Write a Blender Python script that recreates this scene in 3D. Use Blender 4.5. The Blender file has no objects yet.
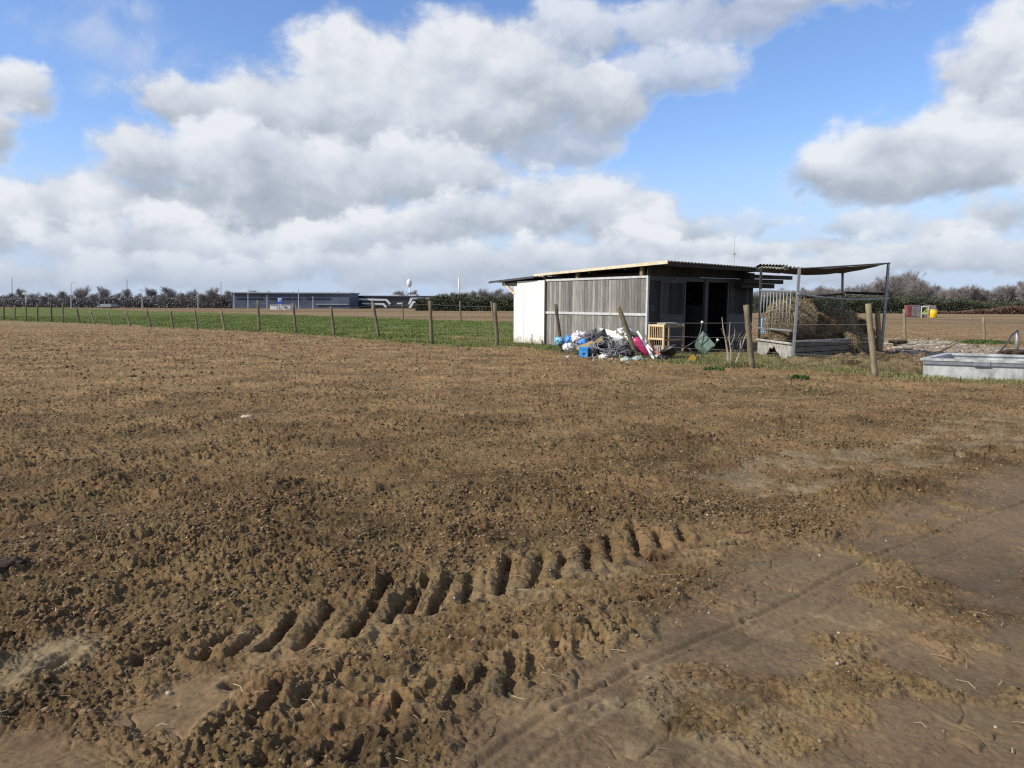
import bpy, math, random
import numpy as np
from mathutils import Vector, Matrix, noise as mn
random.seed(7); rng = np.random.default_rng(11)
R = math.radians
scene = bpy.context.scene
COL = scene.collection

# ------------------------------------------------------------------ camera
EYE = 1.55; FPX = 740.0
cam_d = bpy.data.cameras.new('camera'); cam = bpy.data.objects.new('camera', cam_d); COL.objects.link(cam)
cam_d.sensor_width = 36; cam_d.lens = FPX / 1024 * 36; cam_d.clip_start = 0.05; cam_d.clip_end = 9000
CR = Matrix.Rotation(R(90 - 6.25), 3, 'X') @ Matrix.Rotation(R(0.23), 3, 'Z')
cam.matrix_world = Matrix.Translation((0, 0, EYE)) @ CR.to_4x4()
scene.camera = cam

def ray(px, py): return CR @ Vector(((px - 512) / FPX, -(py - 384) / FPX, -1))
def G(px, py, z=0.0):                       # ground point seen in the photo at a pixel
    d = ray(px, py); t = (z - EYE) / d.z; return Vector((d.x * t, d.y * t, z))
def at(px, py, Y):                          # point at forward distance Y
    d = ray(px, py); t = Y / d.y; return Vector((d.x * t, Y, EYE + d.z * t))

# ------------------------------------------------------------------ light
SUN_EL = 37.0; SDIR = Vector((-1.0, -0.38, 0)).normalized()
sd = Vector((SDIR.x * math.cos(R(SUN_EL)), SDIR.y * math.cos(R(SUN_EL)), math.sin(R(SUN_EL))))
sun_d = bpy.data.lights.new('sun', 'SUN'); sun_d.energy = 4.4; sun_d.angle = R(0.6); sun_d.color = (1.0, 0.93, 0.80)
sun = bpy.data.objects.new('sun', sun_d); COL.objects.link(sun)
sun.rotation_euler = sd.to_track_quat('Z', 'Y').to_euler(); sun.location = (0, 0, 50)
scene.view_settings.view_transform = 'Standard'; scene.view_settings.look = 'None'
scene.view_settings.exposure = 0.25; scene.view_settings.gamma = 1.0
scene.render.engine = 'CYCLES'

SKY_STR = 0.1
world = bpy.data.worlds.new('World'); scene.world = world; world.use_nodes = True

class NT:
    """tiny helper for node trees"""
    def __init__(s, tree): s.t = tree; s.n = tree.nodes; s.l = tree.links
    def new(s, typ, **kw):
        n = s.n.new(typ)
        for k, v in kw.items(): setattr(n, k, v)
        return n
    def put(s, sock, v):
        if v is None: return
        if hasattr(v, 'links') or hasattr(v, 'is_output'): s.l.new(v, sock)
        else:
            if isinstance(v, (int, float)) and sock.type in ('VECTOR', 'RGBA'):
                v = (v,) * (3 if sock.type == 'VECTOR' else 4)
            if sock.type == 'RGBA' and len(v) == 3: v = (*v, 1)
            sock.default_value = v
    def math(s, op, a, b=None, c=None, clamp=False):
        n = s.new('ShaderNodeMath', operation=op, use_clamp=clamp)
        s.put(n.inputs[0], a); s.put(n.inputs[1], b); s.put(n.inputs[2], c); return n.outputs[0]
    def vmath(s, op, a, b=None, c=None, out=0):
        n = s.new('ShaderNodeVectorMath', operation=op)
        s.put(n.inputs[0], a)
        if b is not None: s.put(n.inputs[1], b)
        if c is not None: s.put(n.inputs[2], c)
        return n.outputs[out]
    def mix(s, f, a, b, typ='RGBA', blend='MIX'):
        n = s.new('ShaderNodeMix', data_type=typ); 
        if typ == 'RGBA': n.blend_type = blend; i = (6, 7, 2)
        else: i = (2, 3, 0)
        s.put(n.inputs[0], f); s.put(n.inputs[i[0]], a); s.put(n.inputs[i[1]], b); return n.outputs[i[2]]
    def smooth(s, v, lo, hi, a=0.0, b=1.0):
        n = s.new('ShaderNodeMapRange', interpolation_type='SMOOTHSTEP')
        s.put(n.inputs[0], v); s.put(n.inputs[1], lo); s.put(n.inputs[2], hi); s.put(n.inputs[3], a); s.put(n.inputs[4], b); return n.outputs[0]
    def noise(s, vec, scale, detail=4, rough=0.55, dist=0.0, out=0, dims='3D'):
        n = s.new('ShaderNodeTexNoise', noise_dimensions=dims)
        if vec is not None: s.l.new(vec, n.inputs['Vector'])
        n.inputs['Scale'].default_value = scale; n.inputs['Detail'].default_value = detail
        n.inputs['Roughness'].default_value = rough; n.inputs['Distortion'].default_value = dist
        return n.outputs[out]

CLOUDS = [  # placed by direction: centre and radii as seen in the photo, far layer last
 (250,205,150,40),(100,190,60,26),(700,18,120,32,.8),(785,-10,90,22,.8),(565,35,75,42,.85),(650,72,72,30,.8),(550,135,60,40,.85),(590,95,70,42),(480,85,110,82),(345,58,62,52),(395,115,135,92),(290,118,100,60),(225,108,62,36),
 (172,98,52,30),(430,178,100,40),(320,180,130,42),(220,165,90,44),(140,155,56,42),
 (1022,62,95,72),(1000,125,95,55),(955,160,85,46),(885,165,92,48),(832,172,58,34),(800,178,36,20,.7),
 (8,88,50,32),(-20,125,46,42),
 (-20,215,80,46),(60,212,95,42),(185,236,90,30),(120,250,95,30),(265,246,80,26),(335,250,90,28),(425,232,70,28),(475,216,46,24),(560,207,82,38),(618,217,66,34),(668,232,62,24),(1005,216,52,24),(950,238,60,16),(865,228,70,15,.8),(745,225,40,12,.6),
 (30,270,90,20),(140,272,90,18),(250,272,110,18),(370,268,90,20),(470,262,90,22),(585,256,110,24),(700,256,90,20),(762,247,45,13),(822,245,48,12),(885,258,110,22),(990,256,75,20),(780,272,120,16)]
WISPS = [(95,30,45,30,.30),(150,55,60,30,.26),(30,25,30,20,.26),(135,8,30,14,.34),(100,85,24,14,.30),(880,110,20,10,.2)]
def azel(px, py):
    d = ray(px, py); return math.atan2(d.x, d.y), math.atan2(d.z, math.hypot(d.x, d.y))

def cloud_group():
    g = bpy.data.node_groups.new('cloud_field', 'ShaderNodeTree')
    g.interface.new_socket('P', in_out='INPUT', socket_type='NodeSocketVector')
    g.interface.new_socket('D', in_out='OUTPUT', socket_type='NodeSocketFloat')
    g.interface.new_socket('Lit', in_out='OUTPUT', socket_type='NodeSocketFloat')
    N = NT(g); gi = N.new('NodeGroupInput'); go = N.new('NodeGroupOutput'); P = gi.outputs[0]
    wn = N.noise(P, 8.0, 3, 0.6, out=1)
    Q = N.vmath('MULTIPLY_ADD', N.vmath('SUBTRACT', wn, (0.5, 0.5, 0.5)), (0.09, 0.05, 0), P)
    S = N.vmath('MULTIPLY', P, (1, 1.3, 1))
    n1 = N.math('SUBTRACT', N.noise(S, 12, 9, 0.54, 0.1), 0.5)
    n1b = N.math('SUBTRACT', N.noise(N.vmath('ADD', S, (-.006, .010, 0)), 13, 10, 0.58, 0.15), 0.5)
    n2 = N.math('SUBTRACT', N.noise(S, 45, 5, 0.65), 0.5)
    nn = N.math('MULTIPLY_ADD', n2, 0.30, N.math('MULTIPLY', n1, 1.15))
    D = None; L = None
    def layer(f, lit, soft, al=1.0):
        nonlocal D, L
        c = N.smooth(f, -0.06, soft, 0.0, al)
        if D is None: D = c; L = lit
        else: D = N.math('MAXIMUM', D, c); L = N.mix(c, L, lit, 'FLOAT')
    sep = N.new('ShaderNodeSeparateXYZ'); g.links.new(P, sep.inputs[0])
    # free clouds outside the photographed part of the sky
    far = N.math('MAXIMUM', N.smooth(N.math('ABSOLUTE', sep.outputs[0]), 0.68, 0.85), N.smooth(sep.outputs[1], 0.50, 0.62))
    fr = N.math('MULTIPLY_ADD', N.noise(P, 2.4, 2, 0.5), 4.0, -1.95)
    layer(N.math('ADD', N.mix(far, -2.0, fr, 'FLOAT'), nn), N.math('ADD', 0.62, n1), 0.3)
    for (cx, cy, rx, ry, *al) in CLOUDS:
        a, e = azel(cx, cy); a2 = azel(cx + rx, cy)[0]; a1 = azel(cx - rx, cy)[0]; e2 = azel(cx, cy - ry)[1]
        ra = (a2 - a1) / 2; re = e2 - e
        v = N.vmath('MULTIPLY_ADD', Q, (1 / ra, 1 / re, 0), (-a / ra, -e / re, 0))
        l = N.vmath('LENGTH', v, out=1); k = min(1.1, max(0.34, re / 0.07))
        f = N.math('ADD', N.math('MULTIPLY_ADD', l, -k, k * 1.10 + .03), nn)
        top = N.vmath('DOT_PRODUCT', v, (-0.12, 0.46, 0), out=1)
        layer(f, N.math('ADD', top, 0.60), 0.15 + 0.25 * min(1, k), al[0] if al else 1.0)
    g.links.new(D, go.inputs[0])
    rel = N.math('SUBTRACT', n1, n1b)
    L = N.math('MULTIPLY_ADD', rel, 0.9, L)
    L = N.math('MULTIPLY_ADD', n1, 0.35, L)
    g.links.new(L, go.inputs[1]); return g

def build_world():
    N = NT(world.node_tree); N.n.clear()
    out = N.new('ShaderNodeOutputWorld'); bg = N.new('ShaderNodeBackground'); bg.inputs[1].default_value = SKY_STR
    sky = N.new('ShaderNodeTexSky', sky_type='NISHITA'); sky.sun_disc = False
    sky.sun_elevation = R(SUN_EL); sky.sun_rotation = math.atan2(sd.x, sd.y); sky.altitude = 0
    sky.air_density = 1.0; sky.dust_density = 0.35; sky.ozone_density = 2.0
    tc = N.new('ShaderNodeTexCoord'); sp = N.new('ShaderNodeSeparateXYZ'); N.l.new(tc.outputs['Generated'], sp.inputs[0])
    x, y, z = sp.outputs
    az = N.math('ARCTAN2', x, y); h = N.math('SQRT', N.math('ADD', N.math('MULTIPLY', x, x), N.math('MULTIPLY', y, y)))
    el = N.math('ARCTAN2', z, h)
    cb = N.new('ShaderNodeCombineXYZ'); N.l.new(az, cb.inputs[0]); N.l.new(el, cb.inputs[1]); P = cb.outputs[0]
    gn = N.new('ShaderNodeGroup', node_tree=cloud_group()); N.l.new(P, gn.inputs[0]); D, lit = gn.outputs
    wis = None
    nz = N.noise(N.vmath('MULTIPLY', P, (1, 1.2, 1)), 13, 8, 0.62, 0.6)
    for (cx, cy, rx, ry, s) in WISPS:
        a, e = azel(cx, cy); ra = rx / FPX; re = ry / FPX
        l = N.vmath('LENGTH', N.vmath('MULTIPLY_ADD', P, (1 / ra, 1 / re, 0), (-a / ra, -e / re, 0)), out=1)
        f = N.math('MULTIPLY', N.smooth(l, 1.3, 0.0), s * 1.5)
        wis = f if wis is None else N.math('MAXIMUM', wis, f)
    W = N.math('MULTIPLY', wis, N.smooth(nz, 0.38, 0.66))
    lit = N.mix(N.smooth(D, 0.0, 0.5), 0.8, lit, 'FLOAT')
    D = N.math('MAXIMUM', N.math('MULTIPLY', D, 0.97), W)
    K = 1 / SKY_STR / 1.19
    ramp = N.new('ShaderNodeValToRGB'); N.l.new(lit, ramp.inputs[0]); cr = ramp.color_ramp
    cr.elements[0].position = 0.0; cr.elements[0].color = (0.34, 0.39, 0.475, 1)
    cr.elements[1].position = 1.0; cr.elements[1].color = (0.83, 0.86, 0.90, 1)
    e = cr.elements.new(0.35); e.color = (0.47, 0.52, 0.60, 1)
    e = cr.elements.new(0.65); e.color = (0.65, 0.69, 0.76, 1)
    cc = ramp.outputs[0]
    hz = N.smooth(el, 0.0, 0.10, 0.75, 0.0)
    cc = N.mix(hz, cc, (0.50, 0.58, 0.71, 1))
    cc = N.vmath('SCALE', cc); cc.node.inputs[3].default_value = K
    blue = N.vmath('MULTIPLY', sky.outputs[0], SKYTINT)
    hb = N.vmath('SCALE', (0.50, 0.62, 0.82)); hb.node.inputs[3].default_value = K
    blue = N.mix(N.smooth(el, 0.02, 0.22, 0.9, 0.0), blue, hb)
    fin = N.mix(D, blue, cc)
    N.l.new(fin, bg.inputs[0]); N.l.new(bg.outputs[0], out.inputs[0])
SKYTINT = (1.14, 1.27, 1.56)
build_world()
try: world.cycles.sampling_method = 'MANUAL'; world.cycles.sample_map_resolution = 512
except Exception: pass

# ------------------------------------------------------------------ materials
def attr_var(N, name='v'):
    a = N.new('ShaderNodeAttribute', attribute_name=name); return a.outputs['Fac']
def mat(name, c, rough=0.8, var=0.2, scale=8.0, metal=0.0, bump=0.0, bscale=40.0, c2=None, stretch=(1, 1, 1), alpha=None, spec=0.3, trans=0.0):
    m = bpy.data.materials.new(name); m.use_nodes = True; N = NT(m.node_tree)
    b = N.n['Principled BSDF']
    tc = N.new('ShaderNodeTexCoord'); P = tc.outputs['Object']
    if stretch != (1, 1, 1): P = N.vmath('MULTIPLY', P, stretch)
    n = N.noise(P, scale, 6, 0.6)
    f = N.smooth(n, 0.3, 0.7)
    dark = tuple(x * (1 - var) for x in c); lite = tuple(min(1, x * (1 + var)) for x in (c2 or c))
    col = N.mix(f, dark, lite)
    col = N.vmath('MULTIPLY', col, N.vmath('ADD', (0, 0, 0), attr_var(N)))
    N.l.new(col, b.inputs['Base Color'])
    b.inputs['Roughness'].default_value = rough; b.inputs['Metallic'].default_value = metal
    b.inputs['Specular IOR Level'].default_value = spec
    if trans: b.inputs['Transmission Weight'].default_value = trans
    if bump:
        bn = N.new('ShaderNodeBump'); bn.inputs['Strength'].default_value = bump; bn.inputs['Distance'].default_value = 0.02
        N.l.new(N.noise(P, bscale, 6, 0.65), bn.inputs['Height']); N.l.new(bn.outputs[0], b.inputs['Normal'])
    return m
M = {}
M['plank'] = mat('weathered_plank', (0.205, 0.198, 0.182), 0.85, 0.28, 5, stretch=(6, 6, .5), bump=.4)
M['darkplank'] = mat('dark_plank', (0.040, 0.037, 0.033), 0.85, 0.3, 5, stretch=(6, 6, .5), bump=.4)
M['trim'] = mat('grey_painted_trim', (0.46, 0.47, 0.47), 0.7, 0.18, 9)
M['white'] = mat('white_panel', (0.66, 0.66, 0.625), 0.6, 0.06, 1.3, c2=(0.70, 0.70, 0.67))
M['fascia'] = mat('pale_fascia_wood', (0.60, 0.52, 0.38), 0.7, 0.15, 6)
M['post'] = mat('fence_post_wood', (0.16, 0.13, 0.085), 0.9, 0.35, 7, stretch=(3, 3, .6), bump=.6)
M['oldpost'] = mat('old_dark_post_wood', (0.10, 0.082, 0.06), 0.9, 0.35, 7, stretch=(3, 3, .6), bump=.6)
M['pinepost'] = mat('pale_round_post_wood', (0.225, 0.19, 0.12), 0.9, 0.25, 7, stretch=(3, 3, .6), bump=.5)
M['metal'] = mat('galvanised_metal', (0.27, 0.28, 0.29), 0.5, 0.18, 14, metal=0.35, spec=.4)
M['metaldark'] = mat('dull_metal_post', (0.075, 0.078, 0.082), 0.55, 0.25, 14, metal=0.3)
M['trough'] = mat('zinc_trough', (0.33, 0.34, 0.335), 0.55, 0.28, 4, metal=0.1, spec=.4, bump=.15, bscale=6, c2=(.42, .43, .42), stretch=(1, 1, .5))
M['troughrim'] = mat('zinc_rim', (0.22, 0.24, 0.26), 0.5, 0.2, 6, metal=0.25)
M['wire'] = mat('fence_wire', (0.42, 0.41, 0.38), 0.5, 0.1, 5, metal=0.3)
M['corr'] = mat('corrugated_roof', (0.20, 0.19, 0.17), 0.7, 0.35, 3, bump=.2)
M['corrpale'] = mat('pale_corrugated_sheet', (0.50, 0.48, 0.40), 0.6, 0.3, 5)
M['beam'] = mat('dark_beam', (0.038, 0.031, 0.024), 0.9, 0.3, 8)
M['woodmid'] = mat('brown_timber', (0.20, 0.145, 0.085), 0.85, 0.3, 8, bump=.3)
M['crate'] = mat('bare_pine', (0.62, 0.47, 0.27), 0.6, 0.12, 9)
M['crateshade'] = mat('shaded_pine', (0.30, 0.21, 0.125), 0.7, 0.2, 9)  # same pine as the crate, with shade painted into a darker colour
M['tarp'] = mat('brown_tarpaulin', (0.055, 0.038, 0.030), 0.75, 0.35, 3, bump=.3, bscale=8)
M['feedboard'] = mat('feeder_board', (0.145, 0.125, 0.10), 0.9, 0.35, 6, stretch=(.6, .6, 5), bump=.4)
M['greyboard'] = mat('pale_grey_board', (0.36, 0.345, 0.31), 0.85, 0.3, 5, bump=.3)
M['hay'] = mat('hay', (0.25, 0.195, 0.115), 0.95, 0.45, 16, bump=1.0, bscale=60)
M['haydark'] = mat('weathered_hay', (0.145, 0.105, 0.06), 0.95, 0.5, 12, bump=1.0, bscale=60)
M['straw'] = mat('dry_straw', (0.30, 0.23, 0.135), 0.9, 0.3, 9)
M['net'] = mat('green_netting', (0.03, 0.045, 0.035), 0.8, 0.2, 9)
M['bluebag'] = mat('blue_plastic', (0.06, 0.25, 0.72), 0.35, 0.3, 9, spec=.5)
M['lightblue'] = mat('pale_blue_plastic', (0.16, 0.40, 0.55), 0.35, 0.35, 9, spec=.5)
M['whitebag'] = mat('white_plastic', (0.48, 0.47, 0.44), 0.4, 0.4, 14, c2=(.62, .62, .61), spec=.5)
M['lilac'] = mat('white_lilac_cloth', (0.45, 0.41, 0.48), 0.8, 0.35, 26, c2=(.75, .68, .78))
M['black'] = mat('black_plastic', (0.022, 0.022, 0.025), 0.45, 0.4, 9, spec=.5)
M['greysheet'] = mat('dark_grey_sheet', (0.10, 0.10, 0.105), 0.5, 0.35, 18, spec=.4)
M['brownboard'] = mat('brown_board', (0.34, 0.245, 0.12), 0.8, 0.25, 7)
M['purple'] = mat('dark_purple_bag', (0.055, 0.045, 0.10), 0.5, 0.4, 9)
M['hose'] = mat('grey_hose', (0.24, 0.24, 0.24), 0.5, 0.35, 12)
M['greenbag'] = mat('pale_green_bag', (0.30, 0.36, 0.32), 0.45, 0.2, 12, spec=.5)
M['pink'] = mat('magenta_plastic', (0.50, 0.04, 0.15), 0.4, 0.25, 5, spec=.5)
M['red'] = mat('faded_red_paint', (0.35, 0.09, 0.08), 0.6, 0.3, 9)
M['green'] = mat('green_seat', (0.13, 0.20, 0.155), 0.55, 0.15, 5)
M['yellow'] = mat('ochre_plastic', (0.42, 0.25, 0.04), 0.6, 0.25, 9)
M['yellowbox'] = mat('yellow_container', (0.72, 0.46, 0.02), 0.5, 0.12, 1)
M['twig'] = mat('hazed_twigs', (0.25, 0.23, 0.22), 0.95, 0.3, 1.5)  # lightened toward grey: distance haze is put into the twig colour
M['twigdark'] = mat('dark_winter_twigs', (0.066, 0.058, 0.054), 0.95, 0.3, 1.5)
M['bark'] = mat('bark', (0.15, 0.135, 0.12), 0.95, 0.3, 2)
M['deadwood'] = mat('pale_dead_wood', (0.34, 0.29, 0.22), 0.9, 0.25, 9)
M['hedge'] = mat('dark_green_hedge', (0.045, 0.060, 0.032), 0.95, 0.4, .6, c2=(.075, .08, .05))
M['wood'] = mat('hazed_woodland', (0.155, 0.152, 0.155), 0.95, 0.2, .25, c2=(.19, .18, .18))  # pale bluish tone paints in the haze of distance
M['grass'] = mat('grass_blades', (0.115, 0.150, 0.028), 0.9, 0.35, .9, c2=(.12, .165, .045))
M['drygrass'] = mat('dry_grass_blades', (0.200, 0.180, 0.085), 0.9, 0.45, 1.1, c2=(.16, .17, .065))
M['weed'] = mat('bright_green_weed', (0.050, 0.092, 0.020), 0.8, 0.3, 9)
M['bluewall'] = mat('dark_blue_cladding', (0.060, 0.078, 0.115), 0.6, 0.3, .08, c2=(.075, .095, .14))
M['roofgrey'] = mat('grey_roof', (0.30, 0.32, 0.35), 0.7, 0.15, .3)
M['whitewall'] = mat('white_cladding', (0.62, 0.63, 0.64), 0.6, 0.1, .3)
M['glass'] = mat('dark_glass', (0.03, 0.035, 0.045), 0.25, 0.2, .3, spec=.5)
M['signblue'] = mat('sign_blue', (0.04, 0.10, 0.50), 0.5, 0.05, 1)
M['brick'] = mat('stacked_brick', (0.23, 0.20, 0.20), 0.9, 0.3, 2)
M['brickred'] = mat('red_brick', (0.24, 0.07, 0.075), 0.9, 0.3, 2)
M['limegreen'] = mat('lime_paint', (0.45, 0.55, 0.06), 0.5, 0.1, 1)
M['stone'] = mat('pale_stone', (0.40, 0.34, 0.25), 0.85, 0.25, 20, bump=.4)
M['rubble'] = mat('broken_concrete', (0.33, 0.285, 0.225), 0.9, 0.3, 3, bump=.5)
M['muck'] = mat('dark_muck', (0.055, 0.038, 0.024), 0.9, 0.4, 8, bump=1.0)

# ------------------------------------------------------------------ mesh helpers
WO = {}
def link(o): COL.objects.link(o); return o
def tagit(o, label=None, cat=None, group=None, kind=None):
    for k, v in (('label', label), ('category', cat), ('group', group), ('kind', kind)):
        if v: o[k] = v
    return o
def thing(name, label, cat, loc=(0, 0, 0), group=None):
    o = bpy.data.objects.new(name, None); o.empty_display_size = .1; link(o); o.location = loc; WO[o.name] = Vector(loc)
    return tagit(o, label, cat, group)

class MB:
    def __init__(s): s.v = []; s.f = []; s.a = []
    def add(s, vs, fs, a=1.0):
        n = len(s.v); s.v += [tuple(p) for p in vs]; s.f += [tuple(i + n for i in f) for f in fs]; s.a += [a] * len(fs); return s
    def frame(s, o, ax, ay, az, a=1.0):     # box from a corner and three edge vectors
        o, ax, ay, az = map(Vector, (o, ax, ay, az))
        p = [o, o + ax, o + ax + ay, o + ay]; p += [q + az for q in p]
        f = [(0, 3, 2, 1), (4, 5, 6, 7), (0, 1, 5, 4), (1, 2, 6, 5), (2, 3, 7, 6), (3, 0, 4, 7)]
        if ax.cross(ay).dot(az) < 0: f = [q[::-1] for q in f]
        return s.add(p, f, a)
    def beam(s, p0, p1, w, h, up=(0, 0, 1), a=1.0):
        p0, p1 = Vector(p0), Vector(p1); d = (p1 - p0); u = Vector(up)
        if abs(d.normalized().dot(u)) > .98: u = Vector((0, 1, 0))
        sx = d.cross(u).normalized() * w; sy = sx.cross(d).normalized() * h
        return s.frame(p0 - sx / 2 - sy / 2, sx, d, sy, a)
    def tube(s, pts, rad, n=6, a=1.0, jit=0.0):
        pts = [Vector(p) for p in pts]; m = len(pts)
        if not hasattr(rad, '__len__'): rad = [rad] * m
        vs = []; 
        for i, p in enumerate(pts):
            d = (pts[min(i + 1, m - 1)] - pts[max(i - 1, 0)]).normalized()
            u = Vector((0, 0, 1)) if abs(d.z) < .9 else Vector((1, 0, 0))
            x = d.cross(u).normalized(); y = d.cross(x)
            for k in range(n):
                t = 2 * math.pi * k / n; r = rad[i] * (1 + random.uniform(-jit, jit))
                vs.append(p + x * math.cos(t) * r + y * math.sin(t) * r)
        fs = [(i * n + k, i * n + (k + 1) % n, (i + 1) * n + (k + 1) % n, (i + 1) * n + k) for i in range(m - 1) for k in range(n)]
        fs += [tuple(range(n))[::-1], tuple((m - 1) * n + k for k in range(n))]
        return s.add(vs, fs, a)
    def slab(s, poly, th, a=1.0):           # polygon (3D) given a thickness vector
        poly = [Vector(p) for p in poly]; th = Vector(th); n = len(poly)
        vs = poly + [p + th for p in poly]
        fs = [tuple(range(n)), tuple(range(2 * n - 1, n - 1, -1))] + [(i, i + n, (i + 1) % n + n, (i + 1) % n) for i in range(n)]
        return s.add(vs, fs, a)
    def build(s, name, m, parent=None, smooth=False, label=None):
        me = bpy.data.meshes.new(name); off = Vector((0, 0, 0)); o = bpy.data.objects.new(name, me)
        if parent is not None: off = WO[parent.name]
        vs = np.array(s.v, dtype=np.float64).reshape(-1, 3) - np.array(off)
        loc = Vector((0, 0, 0))
        if parent is None:
            c = (vs.min(0) + vs.max(0)) / 2; c[2] = vs[:, 2].min(); vs = vs - c; loc = Vector(c)
        me.from_pydata(vs.tolist(), [], s.f); me.materials.append(m)
        at_ = me.attributes.new('v', 'FLOAT', 'FACE'); at_.data.foreach_set('value', s.a)
        if smooth: me.polygons.foreach_set('use_smooth', [True] * len(me.polygons))
        me.update(); link(o); o.location = loc
        if parent is not None: o.parent = parent; WO[o.name] = off
        else: WO[o.name] = loc
        if label: o['label'] = label
        return o

def fast_mesh(name, V, F, m, a=None, smooth=False):       # big numpy meshes; F (n,k)
    me = bpy.data.meshes.new(name); nv = len(V); nf, k = F.shape
    me.vertices.add(nv); me.vertices.foreach_set('co', V.astype(np.float32).ravel())
    me.loops.add(nf * k); me.loops.foreach_set('vertex_index', F.astype(np.int32).ravel())
    me.polygons.add(nf); me.polygons.foreach_set('loop_start', np.arange(0, nf * k, k, dtype=np.int32))
    me.polygons.foreach_set('loop_total', np.full(nf, k, dtype=np.int32))
    if smooth: me.polygons.foreach_set('use_smooth', np.ones(nf, dtype=bool))
    me.update(calc_edges=True)
    at_ = me.attributes.new('v', 'FLOAT', 'FACE'); at_.data.foreach_set('value', (np.ones(nf) if a is None else a).astype(np.float32))
    me.materials.append(m); o = bpy.data.objects.new(name, me); link(o); WO[o.name] = Vector((0, 0, 0)); return o

_gr = np.random.default_rng(3).random((512,)) * 2 * np.pi; _perm = np.random.default_rng(4).permutation(512)
def pn(x, y, seed=0):
    xi = np.floor(x).astype(np.int64); yi = np.floor(y).astype(np.int64); xf = x - xi; yf = y - yi
    def g(ix, iy, dx, dy):
        h = _gr[_perm[(_perm[(ix + seed * 37) & 511] + iy) & 511]]; return np.cos(h) * dx + np.sin(h) * dy
    u = xf * xf * xf * (xf * (xf * 6 - 15) + 10); v = yf * yf * yf * (yf * (yf * 6 - 15) + 10)
    a = g(xi, yi, xf, yf); b = g(xi + 1, yi, xf - 1, yf); c = g(xi, yi + 1, xf, yf - 1); d = g(xi + 1, yi + 1, xf - 1, yf - 1)
    return ((a + (b - a) * u) * (1 - v) + (c + (d - c) * u) * v) * 1.4
def fbm(x, y, oct=4, seed=0, gain=.5):
    s = 0; a = 1; t = 0
    for i in range(oct): s = s + a * pn(x, y, seed + i); t += a; a *= gain; x = x * 2.03 + 7.1; y = y * 2.03 + 3.7
    return s / t
def sstep(v, a, b): t = np.clip((v - a) / (b - a), 0, 1); return t * t * (3 - 2 * t)
def inpoly(X, Y, poly):
    r = np.zeros(X.shape, bool); n = len(poly)
    for i in range(n):
        x0, y0 = poly[i]; x1, y1 = poly[(i + 1) % n]
        c = ((y0 > Y) != (y1 > Y)) & (X < (x1 - x0) * (Y - y0) / ((y1 - y0) if y1 != y0 else 1e-9) + x0); r ^= c
    return r
def gp(*pts): return [tuple(G(*p).xy) for p in pts]
def segdist(X, Y, p, q):
    dx, dy = q[0] - p[0], q[1] - p[1]; L = dx * dx + dy * dy
    t = np.clip(((X - p[0]) * dx + (Y - p[1]) * dy) / L, 0, 1)
    return np.hypot(X - p[0] - t * dx, Y - p[1] - t * dy), t
def blob(X, Y, px, py, rx, ry, ang=0):      # soft ellipse on the ground; metres
    c = G(px, py); dx = X - c.x; dy = Y - c.y; ca, sa = math.cos(ang), math.sin(ang)
    return np.exp(-(((dx * ca + dy * sa) / rx) ** 2 + ((-dx * sa + dy * ca) / ry) ** 2))

# ------------------------------------------------------------------ ground
GREEN = gp((-700, 309), (0, 308), (60, 307.8), (150, 311), (250, 313.5), (350, 317), (430, 320), (513, 322), (600, 326), (640, 330), (590, 352), (516, 346.5), (500, 348.5), (455, 347), (400, 342), (330, 336.5), (260, 332), (180, 328), (100, 324), (0, 320.5), (-700, 321))
STRIP = gp((440, 345), (520, 347), (560, 352), (600, 356), (660, 362), (760, 366), (860, 372), (930, 379), (1024, 385), (1300, 400), (1300, 386), (1024, 378), (900, 372), (860, 366), (800, 362), (760, 352), (640, 345), (560, 340), (500, 343))
SMOOTH = gp((380, 830), (420, 765), (470, 715), (560, 672), (640, 640), (690, 602), (760, 562), (850, 520), (940, 488), (1024, 462), (1200, 425), (1500, 420), (1500, 830))
PUDDLE1 = gp((95, 735), (150, 700), (200, 678), (262, 690), (215, 725), (165, 748))
PUDDLE2 = gp((-60, 745), (60, 738), (130, 765), (90, 840), (-60, 840))
PALE1 = gp((-40, 700), (10, 655), (75, 632), (105, 640), (85, 668), (20, 695))
PALE2 = gp((690, 480), (740, 462), (860, 452), (960, 420), (1100, 400), (1100, 430), (930, 470), (830, 500), (740, 505))
WETDK = gp((890, 560), (930, 520), (1024, 492), (1200, 450), (1200, 520), (1024, 560), (960, 640), (900, 610))
SAND = gp((886, 339), (930, 340), (1024, 349), (1200, 360), (1200, 372), (1000, 366), (935, 362), (890, 358))
MUCK = gp((757, 352), (800, 356), (890, 356), (935, 360), (925, 375), (860, 372), (800, 367), (757, 362))
RUTS = [(gp((430, 800), (560, 715), (641, 672), (745, 622), (890, 550), (1024, 503), (1180, 455)),   .010, .016), (gp((470, 810), (600, 722), (700, 672), (800, 622), (920, 565), (1060, 512)), .005, .014), (gp((640, 800), (760, 712), (880, 650), (1060, 570)), .006, .02), (gp((500, 720), (600, 655), (720, 595), (860, 530), (1024, 475)), .004, .02)]
RUT = gp((585, 700), (641, 672), (745, 622), (890, 550), (1024, 503), (1180, 455))
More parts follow.
